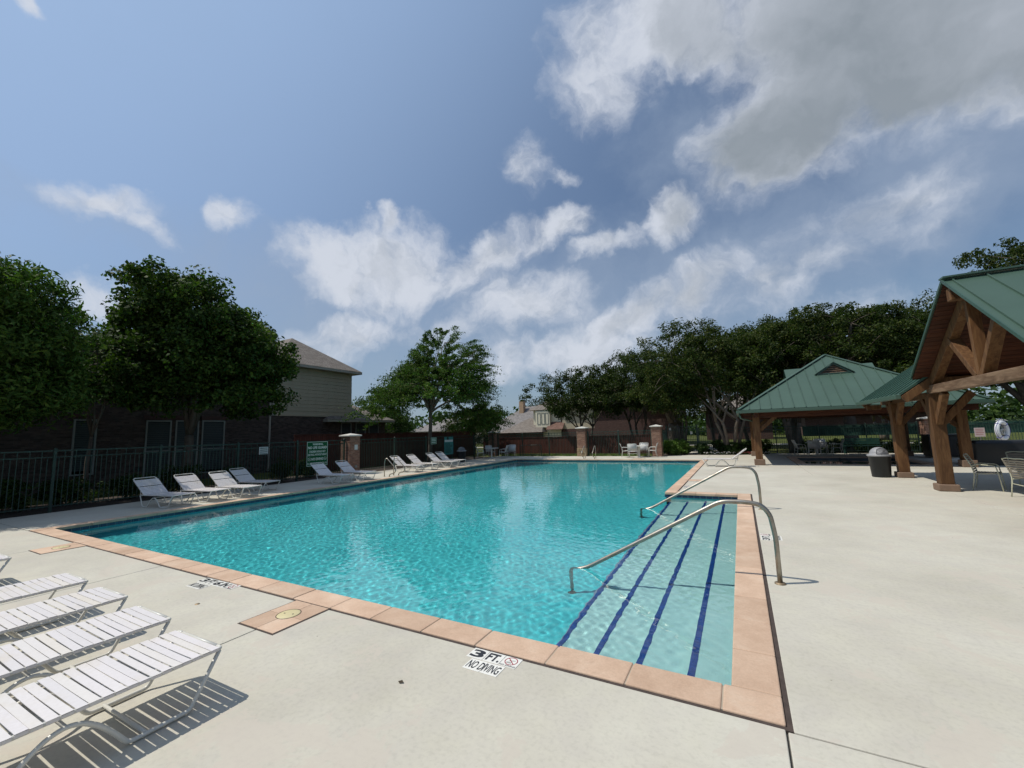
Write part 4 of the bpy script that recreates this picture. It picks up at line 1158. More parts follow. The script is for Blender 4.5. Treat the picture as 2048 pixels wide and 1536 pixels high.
def grab_rail(loc, rz, label):
    """figure-four rail: post, top bend, slope over the water, loop back to a second anchor"""
    t = thing('ladder_rail', label, 'ladder rail', loc, rz, 'figure four grab rails at the pool ladders')
    P = rounded([(0, 0, 0), (0, 0, .62), (.05, 0, .80), (.16, 0, .80), (.62, 0, .42), (.69, 0, .28), (.60, 0, .16), (.42, 0, .135), (.32, 0, .10), (.30, 0, 0)], .07, 4)
    part('rail_tube', MB().tube(P, .021, 10), M['steel'], t)
    for x in (0, .3): part('floor_flange', MB().lathe([(0, .014), (.03, .014), (.045, 0)], 20, (x, 0, 0)), M['brass'], t)
grab_rail((-13.95, 10.45, 0), 0, 'grab rail of the left ladder, nearer to the brick pillar lounger')
grab_rail((-13.95, 11.02, 0), 0, 'grab rail of the left ladder, nearer to the sunlit loungers')
grab_rail((-8.7, 22.62, 0), -math.pi/2, 'left grab rail of the far ladder before the stone based pillar')
grab_rail((-8.0, 22.62, 0), -math.pi/2, 'right grab rail of the far ladder before the stone based pillar')

# ================================================================== far pavilion (hip roof)
fp = thing('hip_pavilion', 'open timber pavilion with green metal hip roof over the wading pool', 'pavilion')
EX0, EX1, EY0, EY1, EZ = 0.2, 8.2, 18.0, 26.0, 2.47
AX, AY, AZ = 4.2, 22.0, 5.13
PT = .42
sl = math.hypot(4, AZ-EZ)
for O_, u, v in (((EX0, EY0, EZ), (1, 0, 0), (0, 4, AZ-EZ)), ((EX1, EY0, EZ), (0, 1, 0), (-4, 0, AZ-EZ)),
                 ((EX0, EY1, EZ), (0, -1, 0), (4, 0, AZ-EZ)), ((EX1, EY1, EZ), (-1, 0, 0), (0, -4, AZ-EZ))):
    seam_roof(fp, O_, u, v, [(0, 0), (8, 0), (4, sl)], PT, 'roof_green')
for cx, cy in ((EX0, EY0), (EX1, EY0), (EX1, EY1), (EX0, EY1)):
    part('hip_cap', MB().beam((cx, cy, EZ+.055), (AX, AY, AZ+.06), .17, .03), M['roof_green'], fp)
for (x0, x1, y0, y1) in ((EX0-.1, EX1+.1, EY0-.1, EY0+.02), (EX0-.1, EX1+.1, EY1-.02, EY1+.1), (EX0-.1, EX0+.02, EY0+.021, EY1-.021), (EX1-.02, EX1+.1, EY0+.021, EY1-.021)):
    part('gutter', MB().box(x0, x1, y0, y1, EZ-.13, EZ-.005), M['roof_green'], fp, bevel=.012)
for (x0, x1, y0, y1) in ((EX0+.03, EX1-.03, EY0+.03, EY0+.07), (EX0+.03, EX1-.03, EY1-.07, EY1-.03), (EX0+.03, EX0+.07, EY0+.08, EY1-.08), (EX1-.07, EX1-.03, EY0+.08, EY1-.08)):
    part('fascia', MB().box(x0, x1, y0, y1, EZ-.12, EZ-.01), M['board'], fp)  # dark ceiling wood here puts the shade below the gutter into the colour
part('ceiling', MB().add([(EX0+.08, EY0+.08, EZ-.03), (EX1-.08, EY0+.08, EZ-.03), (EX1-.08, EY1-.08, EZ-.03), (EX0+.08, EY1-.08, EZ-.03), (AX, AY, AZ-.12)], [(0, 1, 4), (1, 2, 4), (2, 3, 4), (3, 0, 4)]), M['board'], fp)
part('downspout', MB().tube(rounded([(EX0+.02, EY0+.1, EZ-.12), (EX0+.05, EY0+.15, EZ-.35), (EX0+.6, EY0+.85, EZ-.5), (EX0+.62, EY0+.9, 2.0)], .08), .035, 8), M['roof_green'], fp)
# gablet vents on three faces
def gablet(c, u, d, base, hgt, outl):
    """c: base centre on the roof face, u: along the eave, d: outward"""
    c, u, d = Vector(c), Vector(u), Vector(d)
    a, b, t = c-u*base, c+u*base, c+Vector((0, 0, hgt))
    back = -d*outl
    P = [a+d*.06, b+d*.06, t+d*.06]
    part('gablet_roof', MB().prism([a-u*.12+d*.12+Vector((0, 0, -.02)), t+d*.12+Vector((0, 0, .05)), t+back+Vector((0, 0, .05)), a-u*.12+back*.2], (0, 0, .03)), M['roof_green'], fp)
    part('gablet_roof', MB().prism([b+u*.12+d*.12+Vector((0, 0, -.02)), b+u*.12+back*.2, t+back+Vector((0, 0, .05)), t+d*.12+Vector((0, 0, .05))], (0, 0, .03)), M['roof_green'], fp)
    part('gablet_frame', MB().beam(a+d*.05, b+d*.05, .05, .05).beam(a+d*.06, t+d*.06, .05, .05).beam(b+d*.06, t+d*.06, .05, .05), M['roof_trim'], fp)
    n = 5
    for k in range(n):
        f = (k+.5)/n; w = base*(1-f)*.96
        part('vent_slat', MB().beam(c-u*w+d*.03+Vector((0, 0, hgt*f)), c+u*w+d*.03+Vector((0, 0, hgt*f)), .02, .055, (0, .5, 1)), M['timber_h'], fp)
    part('vent_back', MB().prism([a-d*.02, b-d*.02, t-d*.02], -d*.01), M['black'], fp)
gablet((AX, 20.35, 4.06), (1, 0, 0), (0, -1, 0), .62, .45, .7)
gablet((2.55, AY, 4.06), (0, -1, 0), (-1, 0, 0), .62, .45, .7)
gablet((5.85, AY, 4.06), (0, 1, 0), (1, 0, 0), .62, .45, .7)
FPX, FPY = (.86, 7.62), (18.72, 25.25)
for x in FPX:
    for y in FPY:
        part('post', MB().box(x-.14, x+.14, y-.14, y+.14, .26, 2.3), M['timber'], fp, bevel=.012)
        part('post_base', MB().box(x-.21, x+.21, y-.21, y+.21, 0, .262), M['post_base'], fp, bevel=.025)
for y in FPY:
    part('tie_beam', MB().box(FPX[0]-.5, FPX[1]+.5, y-.09, y+.09, 2.12, 2.38), M['board'], fp, bevel=.01)  # darker wood than the posts, standing in for shade under the eave
    for x, s_ in ((FPX[0], 1), (FPX[1], -1)):
        part('knee_brace', MB().beam((x+s_*.12, y-.0, 1.55), (x+s_*.78, y-.0, 2.16), .12, .16), M['timber'], fp, bevel=.008)
for x in FPX:
    part('tie_beam', MB().box(x-.09, x+.09, FPY[0]-.5, FPY[1]+.5, 2.13, 2.37), M['board'], fp)  # eave shade again carried by the darker wood
    for y, s_ in ((FPY[0], 1), (FPY[1], -1)):
        part('knee_brace', MB().beam((x, y+s_*.12, 1.55), (x, y+s_*.78, 2.16), .12, .16), M['timber'], fp, bevel=.008)

# ================================================================== near pavilion (steep gable and its lower wing)
np_ = thing('gable_pavilion', 'large timber pavilion with steep green gable roof and open truss, right edge of view', 'pavilion')
GX, GX1 = 4.27, 12.6            # gable end, far end
RY0, RY1, RC = 5.98, 11.2, 8.6  # eaves and ridge line
ZE, ZR = 2.90, 4.74
v_len = math.hypot(RC-RY0, ZR-ZE)
seam_roof(np_, (GX, RY0, ZE), (1, 0, 0), (0, RC-RY0, ZR-ZE), [(0, 0), (GX1-GX, 0), (GX1-GX, v_len), (0, v_len)], .52, 'roof_green', start=.12)
seam_roof(np_, (GX, RY1, ZE), (1, 0, 0), (0, RC-RY1, ZR-ZE), [(0, 0), (GX1-GX, 0), (GX1-GX, v_len), (0, v_len)], .52, 'roof_green', start=.12)
part('ridge_cap', MB().beam((GX-.02, RC, ZR+.065), (GX1, RC, ZR+.065), .22, .035), M['roof_green'], np_)
for y in (RY0, RY1):
    part('rake_trim', MB().beam((GX-.012, y, ZE), (GX-.012, RC, ZR+.01), .022, .06, (0, 0, 1)), M['roof_trim'], np_)
# ceiling boards under both slopes, laid along the ridge
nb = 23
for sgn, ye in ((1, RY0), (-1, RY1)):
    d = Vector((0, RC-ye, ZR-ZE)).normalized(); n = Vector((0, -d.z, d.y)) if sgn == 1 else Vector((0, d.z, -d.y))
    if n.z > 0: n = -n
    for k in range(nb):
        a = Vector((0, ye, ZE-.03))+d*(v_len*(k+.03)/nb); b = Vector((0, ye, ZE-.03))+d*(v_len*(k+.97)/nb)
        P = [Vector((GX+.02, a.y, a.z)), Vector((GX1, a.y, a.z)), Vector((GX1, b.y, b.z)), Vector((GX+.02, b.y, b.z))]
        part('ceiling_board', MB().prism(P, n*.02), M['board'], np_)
def zr(y): return ZE+(ZR-ZE)*(1-abs(y-RC)/(RC-RY0))
def truss(x, dark=False):
    m = M['timber']
    part('tie_beam', MB().box(x-.11, x+.11, RY0-.02, RY1+.13, 2.47, 2.68), M['timber_h'], np_, bevel=.012)
    for y in (RY0+.12, RY1-.12):
        part('rafter', MB().beam((x, y, zr(y)-.24), (x, RC+(.02 if y < RC else -.02), ZR-.22), .17, .24), m, np_, bevel=.01)
    part('king_post', MB().beam((x, RC, 2.68), (x, RC+.1, ZR-.45), .19, .12, (0, 1, 0)), m, np_, bevel=.008)
    part('web_strut', MB().beam((x, RC+.1, 2.66), (x, RC+1.15, zr(RC+1.15)-.30), .20, .13), m, np_, bevel=.008)
    part('web_strut', MB().beam((x, RC-.1, 2.66), (x, RC-.95, zr(RC-.95)-.30), .20, .13), m, np_, bevel=.008)
for x in (4.68, 8.4, 12.1): truss(x)
part('ridge_beam', MB().box(GX+.06, GX1, RC-.10, RC+.10, ZR-.45, ZR-.17), M['timber'], np_, bevel=.012)
for y in (RY0+.32, RY1-.10):
    part('purlin', MB().box(GX+.35, GX1, y-.09, y+.09, 2.68, 2.86), M['timber'], np_)
for x in (4.68, 8.4, 12.1):
    for y in ((11.3, 5.95) if x > 5 else (11.3, 5.95, 14.42)):
        part('post', MB().box(x-.135, x+.135, y-.135, y+.135, .17, 2.47 if y != 14.42 else 2.42), M['timber'], np_, bevel=.012)
        part('post_base', MB().box(x-.2, x+.2, y-.2, y+.2, 0, .172), M['post_base'], np_, bevel=.022)
        for dx, dy in ((0, -1), (1, 0), (0, 1)):
            if dy == 1 and y < 6: continue
            e = .72
            part('knee_brace', MB().beam((x+dx*.1, y+dy*.1, 1.72), (x+dx*e, y+dy*e, 2.46), .13, .17), M['timber'], np_, bevel=.008)
# lower wing, its slope towards the pool
WX, WZ, WY0, WY1, WR = 4.0, 2.47, 11.12, 15.35, 7.4
k = .74
wl = math.hypot(WR-WX, (WR-WX)*k)
seam_roof(np_, (WX, WY0, WZ), (0, 1, 0), (WR-WX, 0, (WR-WX)*k), [(0, 0), (WY1-WY0, 0), (WY1-WY0, wl), (0, wl)], .42, 'roof_trim')
seam_roof(np_, (2*WR-WX, WY0, WZ), (0, 1, 0), (WX-WR, 0, (WR-WX)*k), [(0, 0), (WY1-WY0, 0), (WY1-WY0, wl), (0, wl)], .42, 'roof_trim')
part('gutter', MB().box(WX-.12, WX, WY0-.02, WY1+.02, WZ-.1, WZ+.02), M['roof_green'], np_, bevel=.012)
for y in (WY0, WY1-.06):
    part('barge_board', MB().beam((WX+.05, y+.03, WZ-.12), (WR, y+.03, WZ+(WR-WX)*k-.13), .08, .20), M['timber'], np_, bevel=.008)
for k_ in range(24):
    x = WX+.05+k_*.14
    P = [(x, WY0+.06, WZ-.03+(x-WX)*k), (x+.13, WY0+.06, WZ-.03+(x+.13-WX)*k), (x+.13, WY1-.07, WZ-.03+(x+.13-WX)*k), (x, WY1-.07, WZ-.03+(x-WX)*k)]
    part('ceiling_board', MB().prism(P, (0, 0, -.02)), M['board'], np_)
part('eave_beam', MB().box(4.6, 4.78, 11.45, 15.6, 2.36, 2.52), M['timber'], np_)
part('purlin_end', MB().box(4.12, 4.5, WY1-.25, WY1-.09, 2.2, 2.36), M['timber'], np_)

# ================================================================== sun loungers
def lounger(reclined, straps_single):
    """x along the lounger: foot end at 0, head end at -1.95; width along y"""
    t = thing('sun_lounger', 'x', 'sun lounger')
    w = .295; z = .33; r = .0135
    piv = -1.20
    ang = math.radians(38 if reclined else 0.0); bl = .74
    def backp(s, dz=0): return (piv-s*math.cos(ang)-dz*math.sin(ang), z+s*math.sin(ang)+dz*math.cos(ang))
    for sy in (-1, 1):
        y = sy*w
        part('seat_rail', MB().tube(rounded([(-.0, y*.8, z), (-.0, y, z), (-.10, y, z), (-1.42, y, z), (-1.42, y*.1, z)], .06, 4), r, 8), M['white_paint'], t)
        # front foot, ground skid, arch, rear skid and rear foot in one bent tube
        P = [(-.012, y, z-.008), (-.15, y*1.0, .07), (-.18, y, .018), (-.50, y, .018)]
        P += [(-.50-.56*(i/8), y, .018+.25*math.sin(math.pi*i/8)) for i in range(1, 8)]
        P += [(-1.06, y, .018), (-1.24, y, .018), (-1.28, y, .07), (-1.38, y, z-.01)]
        part('leg_frame', MB().tube(rounded(P, .03, 3), r, 8), M['white_paint'], t)
        bx = [backp(0), backp(bl-.04), backp(bl)]
        part('back_rail', MB().tube(rounded([(bx[0][0], y*.97, bx[0][1]), (bx[1][0], y*.97, bx[1][1]), (bx[2][0], y*.85, bx[2][1]), (bx[2][0], 0, bx[2][1])], .06, 4), r, 8), M['white_paint'], t)
        if reclined:
            q = backp(bl*.45)
            part('back_strut', MB().tube([(q[0], y*.9, q[1]), (-1.40, y*.9, z-.05)], .008, 6), M['white_paint'], t)
    part('foot_bar', MB().tube([(0, -w*.82, z), (0, w*.82, z)], r, 8), M['white_paint'], t)
    part('cross_bar', MB().tube([(-.42, -w, .03), (-.42, w, .03)], r*.8, 8), M['white_paint'], t)
    part('cross_bar', MB().tube([(-.78, -w, .265), (-.78, w, .265)], r*.8, 8), M['white_paint'], t)
    pitch = .0565; sw_ = .0485
    def strap_mb(cx, cz, a):
        ca, sa = math.cos(a), math.sin(a); mb = MB()
        n = 6; vs = []; th = .0035
        h = w+.016
        for i in range(n+1):
            y = -h+2*h*i/n; sag = -.002*(1-(y/h)**2)
            for (dx, dz) in ((-sw_/2, 0), (sw_/2, 0), (sw_/2, th), (-sw_/2, th)):
                zz = dz+sag+.012
                vs.append((cx+dx*ca-zz*sa, y, cz+dx*sa+zz*ca))
        f = [(0, 1, 2, 3), tuple(n*4+i for i in (3, 2, 1, 0))]
        for i in range(n):
            for k in range(4): l = (k+1) % 4; f.append((i*4+k, (i+1)*4+k, (i+1)*4+l, i*4+l))
        mb.add(vs, f)
        for s_ in (-1, 1):   # the wrapped ends hanging over the rail
            y = s_*h
            P = [(cx+dx*ca-dz*sa, yy, cz+dx*sa+dz*ca) for dx, yy, dz in ((-sw_/2, y, .012+th), (sw_/2, y, .012+th), (sw_/2, y, -.004), (-sw_/2, y, -.004))]
            mb.prism(P, (0, -s_*.003, 0))
        return mb
    ns = int((abs(piv)-.02)/pitch); nbk = int((bl-.10)/pitch)
    skip = {7, 15} if straps_single else set(); rs = random.Random(4)
    if straps_single:
        sm = strap_mb(0, 0, 0).mesh('strap', M['strap'])
        for i in range(ns+nbk+1):
            x = -.045-i*pitch
            o = link('strap', sm, t, (x-(.006 if i in skip else rs.uniform(-.0025, .0025)), 0, z+rs.uniform(-.0015, .0015)), (rs.uniform(-.006, .006), rs.uniform(-.03, .03), rs.uniform(-.006, .006)))
    else:
        mb = MB()
        for i in range(ns):
            a = strap_mb(-.045-i*pitch, z, 0); mb.add(a.v, a.f)
        o = part('seat_straps', mb, M['strap'], t); o['kind'] = 'stuff'
        mb = MB()
        for i in range(nbk):
            q = backp(.03+i*pitch+(.022 if i >= 6 else 0)); a = strap_mb(q[0], q[1], -ang); mb.add(a.v, a.f)
        o = part('back_straps', mb, M['strap'], t); o['kind'] = 'stuff'
    return t
G1 = 'flat white loungers in the near left corner'
flat = lounger(False, True)
flat['group'] = G1
rot_flat = math.radians(90)
fl = [(-3.46, -1.68, 90.6, 'nearest flat white strap lounger, in the bottom left corner'),
      (-4.38, -1.60, 89.5, 'second flat white strap lounger from the camera, with yellowed straps'),
      (-5.39, -1.54, 90.5, 'third flat white strap lounger from the camera'),
      (-6.41, -1.52, 89.6, 'fourth flat white lounger, just short of the left frame edge'),
      (-8.72, -1.60, 90.0, 'lounger at the left frame edge of which only a corner shows')]
for i, (x, y, a, lab) in enumerate(fl):
    if i == 0: flat.location = (x, y, 0); flat.rotation_euler = (0, 0, math.radians(a)); flat['label'] = lab
    else: dup(flat, (x, y, 0), math.radians(a), lab)
G2 = 'reclined white loungers round the pool'
rec = lounger(True, False); rec['group'] = G2
#  foot end position and heading (the foot points along +x of the lounger)
rl = [(-13.65, 2.63, 9, 'reclined white lounger nearest the pool corner, in dappled shade'),
      (-13.67, 3.6, 8, 'second reclined lounger along the left side of the pool'),
      (-13.48, 4.43, 6, 'third reclined lounger from the left, in front of the fourth'),
      (-14.35, 5.61, 10, 'fourth reclined lounger in the shade below the dark tree'),
      (-13.45, 8.05, 4, 'shaded reclined lounger in front of the warning sign'),
      (-13.48, 9.26, 4, 'sunlit reclined lounger at the foot of the large brick pillar'),
      (-13.62, 12.55, 2, 'first sunlit lounger just beyond the left ladder'),
      (-13.62, 13.73, 2, 'sunlit lounger second beyond the left ladder'),
      (-13.5, 15.18, 3, 'sunlit lounger under the teal rules board'),
      (-13.75, 16.24, 0, 'last lounger on the left side, before the dark bin')]
for i, (x, y, a, lab) in enumerate(rl):
    if i == 0: rec.location = (x, y, 0); rec.rotation_euler = (0, 0, math.radians(a)); rec['label'] = lab
    else: dup(rec, (x, y, 0), math.radians(a), lab)
dup(rec, (-1.42, 17.75, 0), math.radians(182), 'lone reclined lounger seen side on beside the far alcove handrail')

# ================================================================== tables and chairs
def chair(strappy):
    """faces +x; seat 0.42 m"""
    t = thing('patio_chair', 'x', 'chair')
    fm = M['cream'] if strappy else M['white_paint']
    for sy in (-1, 1):
        y = sy*.27
        part('side_frame', MB().tube(rounded([(.24, y, 0), (.20, y, .42), (.17, y, .62), (-.16, y, .64), (-.22, y, .60)], .07, 3), .0125, 8), fm, t)
        part('back_leg', MB().tube(rounded([(-.27, y, 0), (-.20, y, .40), (-.24, y, .62), (-.34, y, .86)], .08, 3), .0125, 8), fm, t)
        part('seat_rail', MB().tube([(.22, y*.97, .43), (-.20, y*.97, .40)], .011, 8), fm, t)
    part('top_rail', MB().tube(rounded([(-.34, -.27, .86), (-.35, -.15, .885), (-.345, 0, .87), (-.35, .15, .885), (-.34, .27, .86)], .05, 3), .0125, 8), fm, t)
    part('stretcher', MB().tube([(.21, -.27, .40), (.21, .27, .40)], .01, 6).tube(rounded([(-.23, -.27, .3), (-.2, 0, .26), (-.23, .27, .3)], .1, 4), .009, 6), fm, t)
    if strappy:
        for i in range(8):
            x = .19-i*.052
            part('seat_strap', MB().box(x-.02, x+.02, -.275, .275, .425, .431), M['tan_strap'], t)
        for i in range(8):
            f = i/7.6; x = -.205-.14*f; z = .46+.385*f
            part('back_strap', MB().beam((x, -.275, z), (x, .275, z), .006, .036, (-.34, 0, 1)), M['tan_strap'], t)
    else:
        mb = MB().add([(.21, -.26, .435), (.21, .26, .435), (0, .26, .405), (0, -.26, .405), (-.2, .26, .405), (-.2, -.26, .405)], [(0, 1, 2, 3), (3, 2, 4, 5)], True)
        mb.add([(-.205, -.26, .43), (-.205, .26, .43), (-.25, .26, .64), (-.25, -.26, .64), (-.34, .26, .86), (-.34, -.26, .86)], [(0, 1, 2, 3), (3, 2, 4, 5)], True)
        o = part('sling', mb, M['sling'], t)
        sol = o.modifiers.new('thickness', 'SOLIDIFY'); sol.thickness = .005
    return t
def table(round_=True, mat='white_paint'):
    t = thing('patio_table', 'x', 'table')
    part('tabletop', MB().lathe([(0, .72), (.50, .72), (.53, .71), (.53, .695), (0, .69)], 32), M[mat], t)
    part('pedestal', MB().lathe([(.06, .69), (.05, .5), (.05, .1), (.09, .03), (.24, .015), (.25, 0)], 16), M[mat], t)
    part('umbrella_hole_ring', MB().lathe([(.03, .724), (.045, .724), (.045, .715)], 16), M['cap'], t)
    return t
GC = 'patio chairs round the small tables'
ch_w = chair(False); ch_w['group'] = GC
tb_w = table(); tb_w['group'] = 'round patio tables'
def place(root, first, loc, deg, lab):
    if first: root.location = loc; root.rotation_euler = (0, 0, math.radians(deg)); root['label'] = lab; return root
    return dup(root, loc, math.radians(deg), lab)
place(tb_w, True, (-5.55, 23.9, 0), 0, 'white round table beside the right sunlit brick pillar')
place(tb_w, False, (-15.75, 22.6, 0), 0, 'round table in the shade of the far left fence corner')
place(tb_w, False, (3.95, 25.95, 0), 0, 'table under the back of the far pavilion')
place(ch_w, True, (-6.35, 23.7, 0), 15, 'leftmost white chair at the table by the right pillar')
place(ch_w, False, (-5.75, 23.05, 0), 95, 'white chair with its back to the pool at the pillar table')
place(ch_w, False, (-5.45, 24.7, 0), -90, 'white chair on the fence side of the pillar table')
place(ch_w, False, (-4.75, 24.0, 0), 185, 'rightmost white chair at the table by the right pillar')
place(ch_w, False, (-16.3, 22.0, 0), 40, 'left chair at the shaded corner table')
place(ch_w, False, (-16.2, 23.2, 0), -30, 'chair behind the shaded corner table')
place(ch_w, False, (-14.95, 22.9, 0), 195, 'right chair at the shaded corner table, back to the pool')
place(ch_w, False, (-14.95, 24.15, 0), -75, 'single chair between the corner table and the low green rail')
place(ch_w, False, (3.15, 25.7, 0), 10, 'left chair at the table behind the far pavilion')
place(ch_w, False, (3.75, 25.25, 0), 80, 'chair facing away at the table behind the far pavilion')
place(ch_w, False, (4.25, 26.7, 0), -90, 'chair beyond the table behind the far pavilion')
place(ch_w, False, (4.85, 25.9, 0), 180, 'right chair at the table behind the far pavilion')
ch_c = chair(True); ch_c['group'] = 'cream framed strap chairs under the near pavilion'
place(ch_c, True, (5.62, 11.75, 0), -25, 'cream strap chair right of the near timber post')
place(ch_c, False, (6.7, 12.6, 0), -95, 'cream strap chair farther back, turned to the black cover')
place(ch_c, False, (5.85, 10.35, 0), 20, 'cream strap chair cut by the right frame edge')
tc_ = thing('patio_table', 'small cream table between the strap chairs at the right edge', 'table', (6.55, 11.15, 0))
part('tabletop', MB().lathe([(0, .70), (.42, .70), (.44, .69), (.44, .675), (0, .67)], 28), M['cream'], tc_)
part('leg', MB().beam((0, -.3, 0), (0, -.25, .67), .06, .06), M['cream'], tc_); part('leg', MB().beam((0, .3, 0), (0, .25, .67), .06, .06), M['cream'], tc_)

# ================================================================== bins, covered table, life ring, bench
def bin_(loc, label, rz=0):
    t = thing('trash_bin', label, 'trash bin', loc, rz, 'black dome lidded trash bins')
    prof = [(0, 0), (.235, 0), (.245, .02), (.285, .66), (.30, .67), (.30, .70)]
    mb = MB(); n = 40; vs = []
    for r, z in prof:
        for k in range(n):
            a = 2*math.pi*k/n; rr = r*(1-.035*(abs(math.sin(a*4)) < .42)*(0.02 < z < .67))
            vs.append((rr*math.cos(a), rr*math.sin(a), z))
    mb.add(vs, [(i*n+k, i*n+(k+1) % n, (i+1)*n+(k+1) % n, (i+1)*n+k) for i in range(len(prof)-1) for k in range(n)], True)
    part('drum', mb, M['bin_black'], t)
    # closed dome lid; a darkened raised panel towards -y looks recessed
    pr = [(.305, .665), (.315, .67), (.315, .72), (.25, .735)] + [(.245*math.cos(a), .735+.225*math.sin(a)) for a in [i*math.pi/2/8 for i in range(9)]]
    part('dome_lid', MB().lathe(pr, 40), M['lid_grey'], t)
    v = []
    def sph(a, e, r=.258): return (r*math.cos(e)*math.cos(a), r*math.cos(e)*math.sin(a), .735+r*.92*math.sin(e))
    a0, a1, e0, e1 = math.radians(-128), math.radians(-52), .08, .95
    P = [sph(a0+(a1-a0)*i/10, e0) for i in range(11)] + [sph(a1+(a0-a1)*i/10, e0+(e1-e0)*(math.sin(math.pi*(.16+.68*i/10))**.5)) for i in range(11)]
    fl_ = part('flap_outline', MB().tube(P, .011, 6, True), mat_plain('grey_lid_shadow_lip', (.10, .10, .11), .6), t)  # dark raised rim, the shade round a recess given as colour
    c = MB(); cen = sph(-math.pi/2, .42, .268); P2 = [tuple(Vector(p)*1.0) for p in P]
    c.add([cen]+P2, [(0, i+1, (i+1) % len(P2)+1) for i in range(len(P2))])
    part('swing_flap', c, mat_plain('grey_flap_recess_shade', (.155, .155, .165), .55), t)  # raised panel, coloured darker than the lid to stand in for recess shade
    return t
bin_((4.12, 14.42, 0), 'black trash bin with grey dome lid left of the timber post', math.radians(12))
bin_((-15.9, 19.1, 0), 'dark trash bin with grey dome lid beside the last left lounger', math.radians(60))

def soft_box(x0, x1, y0, y1, z1, seed, fold=.03, n=18):
    """cover draped over a table: vertical folds that widen downwards"""
    r = np.random.default_rng(seed); mb = MB(); rings = 9; vs = []
    per = [(x0+(x1-x0)*i/n, y0) for i in range(n)]+[(x1, y0+(y1-y0)*i/n) for i in range(n)]+[(x1-(x1-x0)*i/n, y1) for i in range(n)]+[(x0, y1-(y1-y0)*i/n) for i in range(n)]
    cx, cy = (x0+x1)/2, (y0+y1)/2; ph = r.random()*6
    for k in range(rings):
        z = z1*(k/(rings-1))
        for i, (x, y) in enumerate(per):
            f = fold*(1-k/(rings-1))*math.sin(i*1.1+ph+.6*math.sin(i*.37))+.012*math.sin(i*.6+k)
            d = Vector((x-cx, y-cy)); d.normalize()
            vs.append((x+d.x*f, y+d.y*f, z+(.006*math.sin(i*.9) if k == rings-1 else 0)))
    m = len(per)
    f = [(a*m+i, a*m+(i+1) % m, (a+1)*m+(i+1) % m, (a+1)*m+i) for a in range(rings-1) for i in range(m)]
    vs.append((cx, cy, z1+.015)); f += [((rings-1)*m+i, (rings-1)*m+(i+1) % m, len(vs)-1) for i in range(m)]
    return mb.add(vs, f, True)
t = thing('covered_table', 'long table under a glossy black vinyl cover, behind the strap chairs', 'covered table', (0, 0, 0))
part('vinyl_cover', soft_box(8.0, 11.6, 19.4, 20.6, .92, 3, .05), M['tarp'], t)
part('table_frame', MB().box(8.3, 11.3, 19.6, 20.4, 0, .9), M['bin_black'], t)
t = thing('storage_box', 'black storage box between the near post and the far pavilion post', 'storage box', (0, 0, 0))
part('box_body', MB().box(8.05, 9.4, 23.6, 24.6, .06, 1.02), M['tarp'], t, bevel=.02)
part('box_lid', MB().box(8.0, 9.45, 23.55, 24.65, 1.03, 1.10), M['bin_black'], t, bevel=.02)
part('base_frame', MB().box(8.1, 9.35, 23.65, 24.55, 0, .055), M['trim'], t)
t = thing('life_ring', 'white life ring with blue rope hung on its hook post', 'life ring', (10.67, 24.0, 1.22)); t.rotation_euler = (math.radians(90), 0, math.radians(40))
part('ring', MB().tube([(.30*math.cos(a), .38*math.sin(a), 0) for a in [2*math.pi*i/40 for i in range(40)]], .085, 14, True), M['ring'], t)
for k in range(4):
    a = math.pi/4+k*math.pi/2
    part('rope_band', MB().tube(arc((.30*math.cos(a), .38*math.sin(a), 0), .092, 0, 360, 14, (math.cos(a), math.sin(a), 0), (0, 0, 1))[:-1], .012, 6, True), M['rope'], t)
part('grab_rope', MB().tube([(.42*math.cos(a)*(1+.06*math.cos(4*a)), .50*math.sin(a)*(1+.06*math.cos(4*a)), .03) for a in [2*math.pi*i/60 for i in range(60)]], .008, 6, True), M['rope'], t)
part('rope_coil', MB().tube([(.10*math.cos(a)*(1+.02*a), -.05+.12*math.sin(a), -.02+.004*a) for a in [i*.4 for i in range(60)]], .010, 6), M['sign_pale'], t)
t = thing('hook_post', 'slim post and hooks that carry the life ring', 'post', (10.72, 24.1, 0))
part('post_tube', MB().tube([(0, 0, 0), (0, 0, 1.72)], .022, 10), M['steel'], t)
part('hook', MB().tube(rounded([(-.2, -.05, 1.66), (-.1, -.02, 1.70), (.1, .0, 1.70), (.2, -.05, 1.66)], .03), .012, 8), M['white_paint'], t)
t = sign((10.15, 24.6, 1.15), (math.pi/2, 0, 0), .36, .42, 'sign_pink', 'small faded pink notice left of the life ring', [], .0, 'red_ring', 'notice_sign')
mb = MB()
for k in range(4): mb.box(-.14, .14-.03*(k % 2), .13-k*.08, .15-k*.08, .006, .008)
part('print_line', mb, M['red_ring'], t)
part('sign_stake', MB().box(-.02, .02, -1.15, -.2, -.02, -.001), M['steel'], t)
t = sign((11.35, 22.4, 1.05), (math.pi/2, 0, math.radians(-15)), .75, 1.15, 'sign_teal', 'teal rules board cut by the right frame edge', [], None, name='rules_board')
part('header_band', MB().box(-.34, .34, .22, .40, .006, .008), M['sign_pale'], t)
part('sign_leg', MB().box(-.3, -.26, -1.05, -.2, -.03, -.002).box(.26, .3, -1.05, -.2, -.03, -.002), M['steel'], t)
bn = thing('park_bench', 'dark green slatted bench beyond the wading pool', 'bench', (6.15, 26.9, 0))
for x in (-.75, .75):
    part('bench_end', MB().beam((x, -.25, 0), (x, -.22, .42), .05, .05).beam((x, .2, 0), (x, .25, .85), .05, .05).beam((x, -.28, .42), (x, .22, .42), .05, .05), M['bench'], bn)
for k in range(4): part('seat_slat', MB().box(-.85, .85, -.26+k*.11, -.17+k*.11, .44, .47), M['bench'], bn)
